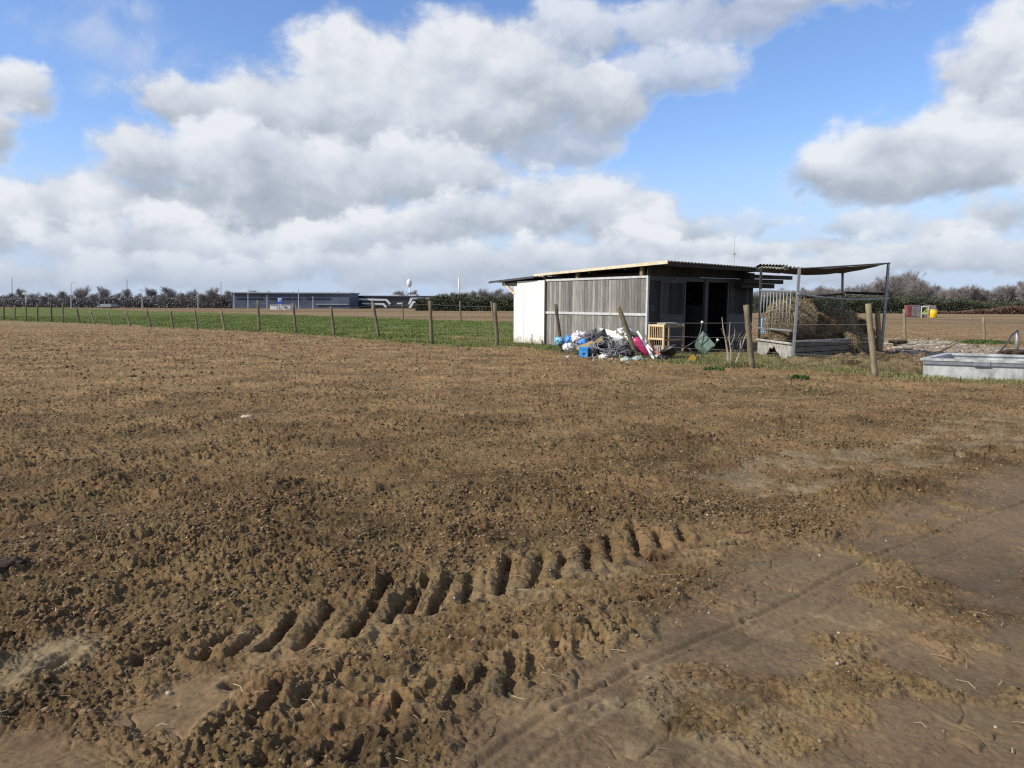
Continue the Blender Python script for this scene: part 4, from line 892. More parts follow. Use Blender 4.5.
# white sheets and boards
board('white_board', [(599.5, 327.5, 23.2), (606, 329, 23.2), (633, 337, 22.6), (632, 341, 22.5), (607, 336, 22.9), (603, 332, 23.1)], .03, M['white'], 'long white board sloping across the top of the rubbish', 'board')
lump('white_sheet', 624, 332, 9, 4.5, 23.0, M['whitebag'], 'white sheet bunched behind the leaning post', 'sheet', 9, fold=.4)
board('grey_board', [(605, 336, 22.5), (627, 339.5, 22.1), (628, 344, 21.9), (606, 341, 22.2)], .03, M['greyboard'], 'grey weathered board below the long white board', 'board')
lump('rubbish_bag', 611, 347, 12, 6, 22.2, M['black'], 'black bag buried behind the tangled grey hoses', 'bag', 11, fold=.3)
lump('rubbish_bag', 624, 346.5, 8, 7.5, 21.6, M['greysheet'], 'dark grey bag under the leaning post', 'bag', 12, fold=.35)
lump('rubbish_bag', 616, 355, 7, 4.5, 20.9, M['purple'], 'dark purple bag at the foot of the rubbish heap', 'bag', 13, fold=.3)
lump('rubbish_bag', 628, 353, 7, 4.5, 20.8, M['black'], 'black bag beside the foot of the leaning post', 'bag', 14, fold=.3)
ho = thing('tangled_hose', 'tangle of pale grey hoses and rods spilling from the rubbish', 'hose tangle', G(607, 360)); mb = MB(); random.seed(21)
for i in range(26):
    c = at(random.uniform(598, 617), random.uniform(343, 359.5), random.uniform(20.5, 21.3)); a = random.uniform(0, 6.28); rr = random.uniform(.07, .26); tl = random.uniform(-.7, .7); sp2 = random.uniform(1.6, 4.5)
    pts = []
    for t in np.linspace(0, sp2, 12):
        q = Vector((math.cos(a + t) * rr, math.sin(a + t) * .12, math.sin(a + t) * rr * .6 + tl * .05 * t)); p = c + q; p.z = max(p.z, .03); pts.append(p)
    mb.tube(pts, random.uniform(.008, .017), 6)
for i in range(9):
    p = at(random.uniform(598, 614), random.uniform(348, 360), 20.7); q = p + Vector((random.uniform(.2, .55), random.uniform(-.1, .3), random.uniform(-.05, .25))); p.z = max(p.z, .03); mb.tube([p, q], .013, 6)
mb.build('hoses', M['hose'], ho, smooth=True)
lump('white_rag', 604, 357.5, 4.5, 2.8, 20.4, M['whitebag'], 'scrap of white plastic under the tangled hoses', 'plastic scrap', 15, fold=.5)
lump('green_bag', 625.5, 361, 5.5, 3.8, 19.6, M['greenbag'], 'pale green bag lying left in front of the leaning post', 'bag', 16, fold=.35)
lump('green_bag', 629, 364.3, 4.5, 2.4, 19.1, M['greenbag'], 'small pale green bag lowest and nearest on the verge', 'bag', 17, fold=.35)
lump('green_bag', 637.5, 360.5, 6, 4.6, 19.8, M['greenbag'], 'pale green bag touching the foot of the leaning post on its right', 'bag', 18, fold=.35)
lump('black_fill', 603, 345, 17, 8.5, 22.7, M['black'], 'wide black fill added behind the tangled hoses', 'sheeting', 61, fold=.4)  # black lump added only to darken this part of the heap
lump('grey_sheet', 634, 341, 7, 6, 22.9, M['greysheet'], 'dark grey crumpled sheeting behind the magenta sled', 'sheeting', 62, fold=.4)
mb = MB(); random.seed(77)
for _ in range(170):
    c = at(random.uniform(562, 668), 350, random.uniform(19.3, 22.0)); c.z = .03 + random.random() ** 2 * .35 * (1 if 575 < 600 else 1) * max(.1, (c.y - 19.3) / 2.7); a = Vector((random.gauss(0, 1), random.gauss(0, 1), random.gauss(0, .6))).normalized() * random.uniform(.02, .09); b = Vector((random.gauss(0, 1), random.gauss(0, 1), random.gauss(0, .6))).normalized() * random.uniform(.02, .07)
    mb.add([c, c + a, c + a + b + Vector((0, 0, .02)), c + b], [(0, 1, 2, 3)], random.choice([.08, .12, .2, .35, .5, .9, 1.0]))
o = mb.build('litter', M['whitebag']); tagit(o, 'small scraps of plastic and paper littered through the rubbish heap', 'litter', kind='stuff')
# magenta shell with a white lath
ps = thing('magenta_sled', 'magenta plastic sled shell propped on edge right of the leaning post', 'sled', G(645, 358)); Yp = 21.5
out = [(631.5, 340.5), (633.5, 338), (637, 336.6), (640.5, 339), (645, 344), (649.5, 350), (653.5, 356.5), (651, 357.5), (645, 355.8), (639, 351), (634, 345.5)]
ctr = at(643.5, 347.5, Yp - .03); vs = [at(x, y, Yp + .02) for x, y in out] + [ctr + (at(x, y, Yp) - ctr) * .72 + Vector((0, -.05, 0)) for x, y in out] + [ctr]
n = len(out); fs = [(i, (i + 1) % n, n + (i + 1) % n, n + i) for i in range(n)] + [(n + i, n + (i + 1) % n, 2 * n) for i in range(n)]
vs2 = [v + Vector((0.01, .05, 0)) for v in vs]; k = len(vs); fs2 = [tuple(i + k for i in f[::-1]) for f in fs]; fs3 = [(i, i + k, (i + 1) % n + k, (i + 1) % n) for i in range(n)]
mb = MB(); mb.add(vs + vs2, fs + fs2 + fs3); mb.build('shell', M['pink'], ps, smooth=True)
def lath(a, b, w, m, label, name='lath'): mb = MB(); mb.beam(at(*a), at(*b), w, .025, up=(0, 1, 0)); o = mb.build(name, m); tagit(o, label, 'lath')
lath((637.3, 331.2, 21.2), (653.8, 359, 20.6), .055, M['white'], 'long white lath leaning along the edge of the magenta sled')
lath((647, 345, 21.4), (661, 357.5, 20.8), .05, M['whitebag'], 'short white lath lying right of the magenta sled')
lath((651, 346, 21.3), (659, 355, 20.75), .05, M['red'], 'faded red lath between the white laths and the wooden cot')
lath((645, 335, 22), (657, 359.5, 20.7), .05, M['woodmid'], 'brown stick propped against the shed corner')
lath((634, 350, 21.2), (643, 360, 20.4), .06, M['brownboard'], 'pale brown lath under the magenta sled')
lath((613, 327.5, 22.0), (634, 346, 21.2), .03, M['woodmid'], 'thin brown stick crossing the white sheet on the heap')
# wooden cot frame
C0 = G(663.2, 355.8); ct = thing('wooden_cot', 'pale wooden slatted cot frame standing on end before the left stable door', 'cot frame', C0)
cw, cl, ch = .58, .86, at(663.2, 324.5, C0.y).z
def cs(a, b, z): return C0 + d2 * a + d1 * b + Vector((0, 0, z))
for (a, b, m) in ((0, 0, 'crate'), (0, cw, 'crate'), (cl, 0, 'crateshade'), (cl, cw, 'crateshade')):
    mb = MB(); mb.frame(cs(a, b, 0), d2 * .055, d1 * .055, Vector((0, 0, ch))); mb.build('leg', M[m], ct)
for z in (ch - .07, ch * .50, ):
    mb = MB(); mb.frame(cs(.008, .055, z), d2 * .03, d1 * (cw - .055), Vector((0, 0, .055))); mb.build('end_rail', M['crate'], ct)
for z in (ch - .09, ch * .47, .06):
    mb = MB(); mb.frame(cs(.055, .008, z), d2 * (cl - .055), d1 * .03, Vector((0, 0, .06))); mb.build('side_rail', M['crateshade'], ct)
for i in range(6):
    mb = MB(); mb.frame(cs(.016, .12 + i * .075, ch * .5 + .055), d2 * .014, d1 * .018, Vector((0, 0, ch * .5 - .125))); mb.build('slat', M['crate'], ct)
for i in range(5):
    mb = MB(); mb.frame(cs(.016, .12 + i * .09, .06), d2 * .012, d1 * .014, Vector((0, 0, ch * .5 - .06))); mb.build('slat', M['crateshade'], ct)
mb = MB(); mb.frame(cs(.06, .05, ch - .02), d2 * (cl - .1), d1 * (cw - .1), Vector((0, 0, .018))); mb.build('top_board', M['greyboard'], ct)
mb = MB(); mb.frame(cs(.10, .02, ch + .002), d2 * .5, d1 * .35, Vector((0, 0, .045))); o = mb.build('flat_board', M['greyboard']); tagit(o, 'grey flat board lying on top of the wooden cot frame', 'board')
mb = MB(); mb.frame(cs(.08, .12, .02), d2 * .3, d1 * .32, Vector((0, 0, .27))); o = mb.build('grey_box', M['greyboard']); tagit(o, 'small grey box inside the bottom of the wooden cot', 'box')
# black tub
tu = thing('black_tub', 'black plastic tub lying in front of the wooden cot', 'tub', G(673, 359)); P0 = G(673, 359.5)
mb = MB(); prof = [(.0, .16), (.02, .19), (.22, .25), (.235, .27)]; n = 20; vs = []
for (z, r) in prof + [(.22, .235), (.03, .17), (.03, .0)]:
    for k in range(n): a = 2 * math.pi * k / n; q = Matrix.Rotation(R(-28), 3, 'Y') @ Vector((math.cos(a) * r, math.sin(a) * r, z)); vs.append(P0 + q + Vector((0, .25, .09)))
fs = [(i * n + k, i * n + (k + 1) % n, (i + 1) * n + (k + 1) % n, (i + 1) * n + k) for i in range(6) for k in range(n)] + [tuple(range(n))[::-1]]
mb.add(vs, fs); mb.build('tub_body', M['black'], tu, smooth=True)
lump('black_scrap', 663.5, 357.8, 6, 2.4, 20.5, M['black'], 'crumpled black plastic left of the black tub', 'plastic scrap', 22, fold=.4)
# overturned chair
chh = thing('overturned_chair', 'green seated metal chair tipped over with white feet in the air', 'chair', G(697, 363)); Yc = G(697, 363).y + .35
seat = [(702.8, 331), (715, 345), (707, 353.5), (703.5, 354), (695, 345), (694.5, 341.5)]
P = [at(x, y, Yc + (i % 2) * .0 + (.12 if i in (3, 4, 5) else 0)) for i, (x, y) in enumerate(seat)]
mb = MB(); mb.slab([at(703, 331, Yc + .1), at(715.3, 345, Yc - .1), at(708.5, 352, Yc - .12), at(696.5, 339.5, Yc + .1)], (.015, .03, 0)); mb.build('seat', M['green'], chh)
mb = MB(); mb.slab([at(696.5, 339.8, Yc + .09), at(708.3, 352.2, Yc - .12), at(703, 354, Yc + .12), at(694.6, 345, Yc + .28)], (.01, .03, 0)); mb.build('backrest', M['green'], chh)
def ctube(pts, nm='frame_tube', r=.014, mm='metaldark'): b = MB(); b.tube([at(x, y, Yc + d) for x, y, d in pts], r, 8); return b.build(nm, M[mm], chh, smooth=True)
ctube([(702, 324, .1), (700, 333, .0), (697, 340, -.05), (690, 344.5, -.05), (684, 348, .05)], 'leg'); ctube([(716.8, 341.5, 0), (712, 347, -.1), (704, 355, -.13), (696, 363, -.1)], 'leg')
ctube([(688.5, 348, .2), (692, 352, .2), (698, 358.5, .1)]); ctube([(697, 341, -.06), (704, 336, -.06), (708, 335, .02)]); ctube([(695, 346, .1), (700, 352, .1), (703, 357, 0)])
for (x, y, d) in ((702, 322.5, .1), (717.5, 340.3, 0)):
    b = MB(); b.tube([at(x - .9, y + 1.8, Yc + d), at(x, y, Yc + d), at(x + .7, y - 1.2, Yc + d)], [.03, .04, .03], 10); b.build('foot_cap', M['white'], chh, smooth=True)
board('ochre_board', [(687.5, 359.5, 19.9), (693.5, 353, 20.2), (698, 357, 20.1), (692, 363, 19.8)], .08, M['yellow'], 'ochre yellow plastic piece under the overturned chair', 'plastic piece')

# junk at the side of the feeder, drum behind it
random.seed(5)
jk = thing('scrap_metal', 'grey scrap rods piled under the barred gate of the hay feeder', 'scrap metal', G(775, 360)); mb = MB()
for i in range(14):
    p = at(random.uniform(770, 792), random.uniform(328, 338), 20.9); mb.tube([p, p + Vector((random.uniform(-.4, .4), random.uniform(-.2, .2), random.uniform(-.15, .25)))], .016, 5)
for x0, x1 in ((774, 779), (779, 783)): mb.tube([at(x0 if x0 == 774 else 784, 342, 20.7), at(778.5, 326, 20.8)], .02, 5)
mb.build('rods', M['metal'], jk)
lump('black_sack', 783, 336, 9, 4.5, 21.2, M['black'], 'black sack lying inside the feeder under the round bale', 'sack', 31, fold=.3)
bd = thing('blue_drum', 'pale blue drum half hidden behind the barred feeder gate', 'drum', G(766, 335)); q = G(767, 334)
mb = MB(); mb.tube([q + Vector((0, 0, z)) for z in (0, .05, .4, .75, .8, .85)], [.30, .33, .34, .33, .31, .25], 20); mb.build('drum_body', mat('pale_blue_drum', (.22, .34, .48), .5, .15, 4), bd, smooth=True)

lump('earth_clod', 6, 568, 19, 10, G(6, 574).y, M['muck'], 'big dark lump of wet earth by the left edge of the field', 'clod of earth', 51, depth=.9, fold=.4)
# rubble and debris behind the feeder
X, Y = poly_pts(SAND, 2600); kk = rng.random(len(X)) < .5; X, Y = X[kk], Y[kk]
V, F = scatter_lumps(X, Y, .02 + .09 * rng.random(len(X)) ** 3, 2, .2, .1, .5); o = fast_mesh('rubble', V, F, M['rubble'], np.repeat(rng.uniform(.35, 1.25, len(X)), len(F) // len(X)))
tagit(o, 'small broken stones and rubble strewn over the pale ground beside the feeder', 'rubble', kind='stuff')
random.seed(9)
def rub(px, py, s, label, m='rubble'):
    p = G(px, py); k = random.randint(5, 7); mb = MB(); poly = []
    for i in range(k): a = 2 * math.pi * i / k + random.uniform(-.25, .25); rr = s * random.uniform(.7, 1.1); poly.append(p + Vector((math.cos(a) * rr, math.sin(a) * rr * .7, .02 + .05 * random.random())))
    mb.slab(poly, (0.02, 0.01, .03 + .03 * random.random())); o = mb.build('concrete_slab', M[m]); tagit(o, label, 'concrete slab', 'broken slabs behind the feeder')
for px, py, s, l in ((893, 345, .42, 'broken pale slab nearest the right leg of the hay feeder'), (903, 349.5, .36, 'broken pale slab in front of the others beside the feeder'), (912, 344.5, .38, 'broken pale slab just right of the far pale fence post'), (928, 346, .40, 'broken pale slab in the middle of the sandy patch'), (944, 344, .34, 'broken pale slab furthest right on the sandy patch')): rub(px, py, s, l)
lump('manure_heap', 898, 341.8, 9, 2.2, 27.0, M['muck'], 'dark manure heap on the pale slabs right of the feeder', 'manure heap', 33, depth=.8)
lump('manure_heap', 915, 357.5, 17, 2.6, 20.2, M['muck'], 'low black muck heap against the left end of the trough', 'manure heap', 34, depth=.4)
lump('manure_heap', 901, 370.5, 22, 2.6, 17.0, M['muck'], 'wet dark muck spread right of the stout pale post', 'manure heap', 35, depth=.35)
mb = MB(); mb.beam(at(940, 352, 22.5), at(957, 342.5, 25), .05, .05); o = mb.build('stick', M['brownboard']); tagit(o, 'bent pale stick poking up behind the trough', 'stick')
lump('earth_mound', 1016, 352.5, 14, 3, 21.0, M['muck'], 'brown earth mound behind the right end of the trough', 'earth mound', 36)
weed(985, 343.5, .9, 1200, 'low green grass tuft at the foot of the right pale fence post', .14)

# ------------------------------------------------------------------ far away: trees
def tree_proto(seed, h, spread, twigs, dens=1.0, mtl='twig'):
    random.seed(seed); tr_ = MB(); ends = []
    def grow(p, d, L, r, lev):
        pts = [p]; rad = [r]; q = p.copy(); dd = d.copy(); n = 4
        for i in range(n):
            dd = (dd + Vector((random.gauss(0, .13), random.gauss(0, .13), random.gauss(.10, .07)))).normalized(); q = q + dd * L / n; pts.append(q.copy()); rad.append(r * (1 - .6 * (i + 1) / n))
            if lev >= 1: ends.append((q.copy(), dd.copy(), lev))
        tr_.tube(pts, rad, 5 if lev < 2 else 3)
        if lev < 4:
            for i in range(random.randint(2, 4) if lev else 10):
                k = random.randint(1, n); a = random.uniform(0, 2 * math.pi); out_ = Vector((math.cos(a), math.sin(a), random.uniform(.3, 1.1))).normalized()
                nd = (pts[min(k, n)] - pts[k - 1]).normalized() * .55 + out_ * spread; grow(pts[k], nd.normalized(), L * (random.uniform(.6, .8) if lev else random.uniform(.38, .62)), rad[k] * .65, lev + 1)
    grow(Vector((0, 0, 0)), Vector((0, 0, 1)), h * .60, h * .013, 0)
    zs_ = max(e[0].z for e in ends); sc = h / zs_
    cr_ = MB(); fine = [e for e in ends if e[2] >= 2]
    for _ in range(twigs):
        e = random.choice(fine); p = e[0] * sc; d = (e[1] + Vector((random.gauss(0, .5), random.gauss(0, .5), random.gauss(.15, .4)))).normalized(); L = random.uniform(.05, .14) * h
        s = d.cross(Vector((random.gauss(0, 1), random.gauss(0, 1), random.gauss(0, 1)))).normalized() * h * .0011 * dens; q = p + d * L; cr_.add([p - s, p + s, q], [(0, 1, 2)], random.uniform(.6, 1.4))
    for _ in range(int(twigs * .45)):
        v = Vector((random.gauss(0, 1), random.gauss(0, 1), random.gauss(0, 1))).normalized() * random.random() ** .45; p = Vector((v.x * .26 * h, v.y * .26 * h, h * .60 + v.z * .31 * h))
        d = ((p - Vector((0, 0, h * .30))).normalized() + Vector((random.gauss(0, .3), random.gauss(0, .3), random.gauss(0, .3)))).normalized(); L = random.uniform(.06, .14) * h
        s = d.cross(Vector((random.gauss(0, 1), random.gauss(0, 1), random.gauss(0, 1)))).normalized() * h * .0010 * dens; cr_.add([p - s, p + s, p + d * L], [(0, 1, 2)], random.uniform(.6, 1.4))
    tr_.v = [tuple(Vector(v) * sc) for v in tr_.v]
    return tr_, cr_
protos = [tree_proto(40 + i, 10, [.75, .9, .6, .8, .7][i], 8000, 1.5) for i in range(5)]
random.seed(17)
pmesh = []
for i, (t_, c_) in enumerate(protos):
    a = t_.build('trunk', M['bark']); b = c_.build('crown', M['twig'])
    for o in (a, b):
        off = np.array(o.location); co = np.zeros(len(o.data.vertices) * 3); o.data.vertices.foreach_get('co', co); co = co.reshape(-1, 3) + off; o.data.vertices.foreach_set('co', co.ravel()); o.data.update()
    pmesh.append((a.data, b.data)); bpy.data.objects.remove(a); bpy.data.objects.remove(b)
def tree(px, ytop, Y, i, label, group, wide=1.0, name='bare_tree', zb=0.0):
    p = at(px, 305, Y); h = at(px, ytop, Y).z - zb; s = h / 10; r = bpy.data.objects.new(name, None); link(r); r.location = (p.x, Y, zb); r.rotation_euler = (0, 0, random.uniform(0, 6.28)); r.scale = (s * wide, s * wide, s)
    WO[r.name] = r.location.copy(); tagit(r, label, 'tree', group)
    for d, nm in zip(pmesh[i % 5], ('trunk', 'crown')): o = bpy.data.objects.new(nm, d); link(o); o.parent = r
ORD = ['first','second','third','fourth','fifth','sixth','seventh','eighth','ninth','tenth','eleventh','twelfth','thirteenth','fourteenth','fifteenth','sixteenth','seventeenth','eighteenth','nineteenth','twentieth','twenty-first','twenty-second','twenty-third','twenty-fourth','twenty-fifth','twenty-sixth','twenty-seventh','twenty-eighth','twenty-ninth','thirtieth']
LT = [(3,295),(12,293),(22,288),(33,292),(44,295),(52,293),(62,291),(70,294),(82,286),(94,293),(105,287),(116,293),(127,288),(139,293),(152,288),(162,293),(171,287),(182,292),(192,289),(202,293),(211,288),(220,293),(229,290)]
for k, (px, yt) in enumerate(LT): tree(px, yt, 176 + random.uniform(-3, 20), k, f'leafless tree on the far left horizon, {ORD[k]} from the left edge', 'bare trees along the left horizon', 1.15)
for k, (px, yt) in enumerate([(257,290.5),(268,291),(346,292),(400,290.5),(413,290.8)]): tree(px, yt, 262, k + 1, ['leafless treetop over the left end of the blue warehouse','slightly taller leafless treetop beside it over the blue warehouse','leafless treetop between the blue warehouse and the white banded building','left of two leafless treetops above the white banded building','right of two leafless treetops below the white tower'][k], 'treetops behind the far buildings', 1.5)
for k, (px, yt) in enumerate([(436,296),(446,293.5),(456,291.5),(466,290.5),(476,291),(486,289.5),(496,289),(506,291),(520,288)]): tree(px, yt, 170 + random.uniform(-4, 20), k, f'leafless tree behind the dark hedge left of the shed, {ORD[k]} from the left', 'bare trees left of the shed', 1.5)
for k, (px, yt) in enumerate([(768,290),(780,288),(792,290),(804,288),(817,286),(830,287),(843,288),(856,289),(868,287)]): tree(px, yt, 190 + random.uniform(-10, 15), k + 2, f'leafless tree seen through the hay feeder, {ORD[k]} from the left', 'bare trees behind the feeder', 1.4)
RT = [(878,281),(888,274),(897,271.5),(907,272),(916,276.5),(926,284),(935,284),(944,287),(955,287),(963,285.5),(972,287),(982,288.5),(991,288),(1000,285),(1008,286),(1017,286),(1028,279),(1040,281)]
for k, (px, yt) in enumerate(RT): tree(px, yt, 190 + random.uniform(-10, 25), k + 1, f'leafless tree on the right horizon, {ORD[k]} counted from the hay feeder', 'bare trees along the right horizon', 1.25)

def belt(name, pts, Y, depth, m, label, cat, dens=60, leaf=.35, seed=1, ybase=None):
    """band of undergrowth: real volume of small leaf faces over a bumpy core"""
    rg = np.random.default_rng(seed); xs = np.array([p[0] for p in pts], float); ys = np.array([p[1] for p in pts], float)
    X = []; Z = []; n = int((xs[-1] - xs[0]) * dens); px = rg.uniform(xs[0], xs[-1], n); 
    hp = np.interp(px, xs, ys); 
    wx = np.array([at(a, 305, Y).x for a in (xs[0], xs[-1])]); x = wx[0] + (px - xs[0]) / (xs[-1] - xs[0]) * (wx[1] - wx[0])
    yy = Y + rg.uniform(0, depth, n); top_ = EYE + (303 + .004 * (px - 512) - hp) * Y / FPX
    top_ = top_ * (1 + .22 * pn(x * .35, yy * .1, 5) + .18 * pn(x * .9, yy * .3, 6)) 
    z = top_ * rg.random(n) ** 1.15 * rg.uniform(.85, 1.12, n)
    q = rotm(n); s = leaf * rg.uniform(.4, 1.2, n); tri = np.array([[-.5, -.35, 0], [.5, -.35, 0], [0, .6, 0]])
    V = np.einsum('nij,kj->nki', q, tri) * s[:, None, None] + np.stack([x, yy, z], -1)[:, None]
    V[:, :, 2] = np.maximum(V[:, :, 2], -.02)
    V = V.reshape(-1, 3); F = np.arange(n * 3).reshape(-1, 3)
    o = fast_mesh(name, V, F, m, rg.uniform(.5, 1.5, n)); tagit(o, label, cat, kind='stuff'); return o
belt('woodland', [(-80, 298), (0, 298), (60, 299), (120, 298), (180, 297), (240, 298)], 180, 20, M['wood'], 'dense dark undergrowth beneath the bare trees on the left horizon', 'woodland', 420, .4, 1)
belt('woodland', [(236, 299), (360, 299), (420, 297)], 262, 20, M['wood'], 'dark scrub far behind the blue warehouse and the white banded building', 'woodland', 60, 1.2, 2)
belt('woodland', [(425, 300), (450, 297), (480, 296), (530, 295), (700, 296), (770, 296)], 172, 20, M['wood'], 'dark undergrowth beneath the trees left of the shed', 'woodland', 300, .35, 3)
belt('hedge', [(415, 301), (425, 298), (440, 297), (455, 297), (475, 298), (500, 299), (530, 299)], 138, 8, M['hedge'], 'dark green hedge along the far brown field left of the shed', 'hedge', 500, .3, 4)
belt('woodland', [(755, 294), (820, 293), (870, 291), (890, 285), (915, 287), (940, 292), (985, 296), (1060, 297), (1150, 295)], 195, 22, M['wood'], 'dark undergrowth beneath the trees on the right horizon', 'woodland', 420, .38, 5)
belt('hedge', [(755, 299), (800, 297), (860, 297), (900, 297), (950, 299), (985, 302), (1024, 304), (1100, 304)], 128, 8, M['hedge'], 'dark green hedge along the far brown field on the right', 'hedge', 520, .24, 6)
belt('dead_bracken', [(910, 311), (960, 311.5), (1000, 308.5), (1024, 306), (1100, 305)], 122, 2, mat('reddish_bracken', (.135, .085, .06), .95, .35, 1), 'reddish dead growth along the foot of the right hedge', 'dead growth', 120, .25, 7)

# ------------------------------------------------------------------ far away: buildings
def bbox(mb, px0, px1, y0, y1, Y, dep, a=1.0, zb=None):
    p0 = at(px0, y1, Y); p1 = at(px1, y0, Y); z0 = p0.z if zb is None else zb; mb.frame((p0.x, Y, z0), (p1.x - p0.x, 0, 0), (0, dep, 0), (0, 0, p1.z - z0), a); return mb
wh = thing('warehouse', 'long low dark blue warehouse on the left horizon', 'warehouse', at(290, 306, 178).xy.to_3d())
mb = MB(); bbox(mb, 232, 349, 293.2, 306, 178, 11, zb=0); mb.build('wall', M['bluewall'], wh)
mb = MB(); bbox(mb, 231, 350, 292.5, 293.1, 177.6, 12); mb.build('roof', M['roofgrey'], wh)
for a_, b_ in ((236, 262), (268, 300), (306, 330)):
    mb = MB(); bbox(mb, a_, b_, 297.8, 298.6, 177.8, .15); mb.build('window_strip', M['glass'], wh)
mb = MB(); bbox(mb, 316, 348, 304.0, 304.6, 177.7, .2); mb.build('pale_strip', M['roofgrey'], wh)
off = thing('office_building', 'low dark building with two white stepped bands on the horizon', 'building', at(400, 306, 190).xy.to_3d())
mb = MB(); bbox(mb, 358, 446, 296.6, 306, 190, 20, zb=0); mb.build('wall', M['glass'], off)
mb = MB(); bbox(mb, 358, 447, 295.9, 296.5, 189.5, 21); mb.build('roof', M['bluewall'], off)
def band(poly, nm='white_band'): mb = MB(); mb.slab([at(x, y, 189.7) for x, y in poly], (0, .35, 0)); mb.build(nm, M['whitewall'], off)
band([(358.8, 300.3), (358.8, 298.3), (387, 299), (391, 303.6), (389.4, 304.8), (385.6, 300.8)]); band([(362, 304.2), (362, 302.8), (384, 303.2), (387, 307), (385.2, 307.6), (382.6, 304.9)])
band([(408, 304), (410.5, 297.2), (441, 297.6), (441, 298.6), (419.5, 298.8), (412.5, 299.2), (409.8, 304.5)]); band([(408.5, 307.5), (412.5, 301.0), (419, 301.2), (419, 302.6), (414, 302.8), (411, 308)]); band([(397, 304.2), (397, 302.8), (402.5, 302.8), (402.5, 304.2)])
mb = MB(); bbox(mb, 390, 399, 294.6, 295.8, 193, 6); mb.build('roof_hut', M['whitewall'], off); mb = MB(); bbox(mb, 408, 416, 294.5, 295.8, 193, 6); mb.build('roof_hut', M['whitewall'], off)
# white cabin with blue sign
cb_ = thing('site_cabin', 'long low white cabin in front of the blue warehouse', 'cabin', G(280, 308.5)); Yk = 150
mb = MB(); bbox(mb, 270, 290, 305, 308.8, Yk, 4, zb=0); mb.build('wall', M['whitewall'], cb_)
mb = MB(); bbox(mb, 269.7, 290.3, 304.6, 305, Yk - .1, 4.2); mb.build('roof', M['roofgrey'], cb_)
mb = MB(); bbox(mb, 277.5, 279.5, 306.4, 308.6, Yk - .2, .15); mb.build('door', M['glass'], cb_)
mb = MB(); bbox(mb, 283, 287, 306.6, 307.4, Yk - .2, .15); mb.build('window', M['glass'], cb_)
sg = thing('blue_sign', 'blue and white upright sign standing at the white cabin', 'sign', at(279.7, 307, Yk - 4).xy.to_3d()); Yk2 = Yk - 4
mb = MB(); bbox(mb, 277.6, 281.9, 297.8, 304.2, Yk2, .4); mb.build('sign_board', M['signblue'], sg)
mb = MB(); bbox(mb, 278.2, 281.3, 298.2, 301.4, Yk2 - .06, .05); mb.build('white_field', M['white'], sg)
mb = MB(); bbox(mb, 279.2, 280.6, 299.2, 300.6, Yk2 - .12, .05); mb.build('blue_mark', M['signblue'], sg)
mb = MB(); bbox(mb, 278.4, 279.0, 304.2, 307.6, Yk2, .3, zb=0); bbox(mb, 280.4, 281, 304.2, 307.6, Yk2, .3, zb=0); mb.build('leg', M['whitewall'], sg)
# towers
tw = thing('water_tower', 'white oval topped tower far away above the banded building', 'tower', at(409.5, 300, 1500).xy.to_3d()); q = at(409.5, 300, 1500)
mb = MB(); mb.tube([Vector((q.x, q.y, 0)), at(409.7, 286, 1500)], 1.3, 12); mb.build('shaft', M['white'], tw, smooth=True)
mb = MB(); c_ = at(409.3, 283, 1500); mb.tube([c_ + Vector((0, 0, z)) for z in (-9, -7, -3.5, 0, 3.5, 6.5, 8)], [.8, 3, 4.8, 5.3, 4.8, 3, .5], 16); mb.build('tank', M['white'], tw, smooth=True)
wt = thing('wind_turbine', 'white wind turbine mast rising over the dark hedge left of the shed', 'wind turbine', at(459, 300, 1700).xy.to_3d()); q = at(458.8, 300, 1700)
hub = at(459, 276.5, 1700); mb = MB(); mb.tube([Vector((q.x, q.y, 0)), hub], [2.1, 1.5], 12); mb.build('mast', M['white'], wt, smooth=True)
mb = MB(); mb.beam(hub + Vector((-2.5, 0, .5)), hub + Vector((2.5, 0, .5)), 2.6, 2.6); mb.build('nacelle', M['white'], wt)
for a in (88, 208, 328):
    d = Vector((.18 * math.cos(R(a)), math.cos(R(a)), math.sin(R(a)))); mb = MB(); mb.tube([hub + Vector((-3, 0, .5)), hub + Vector((-3, 0, .5)) + d * 4, hub + Vector((-3, 0, .5)) + d * 17], [.35, .45, .08], 5); mb.build('blade', M['whitewall'], wt)
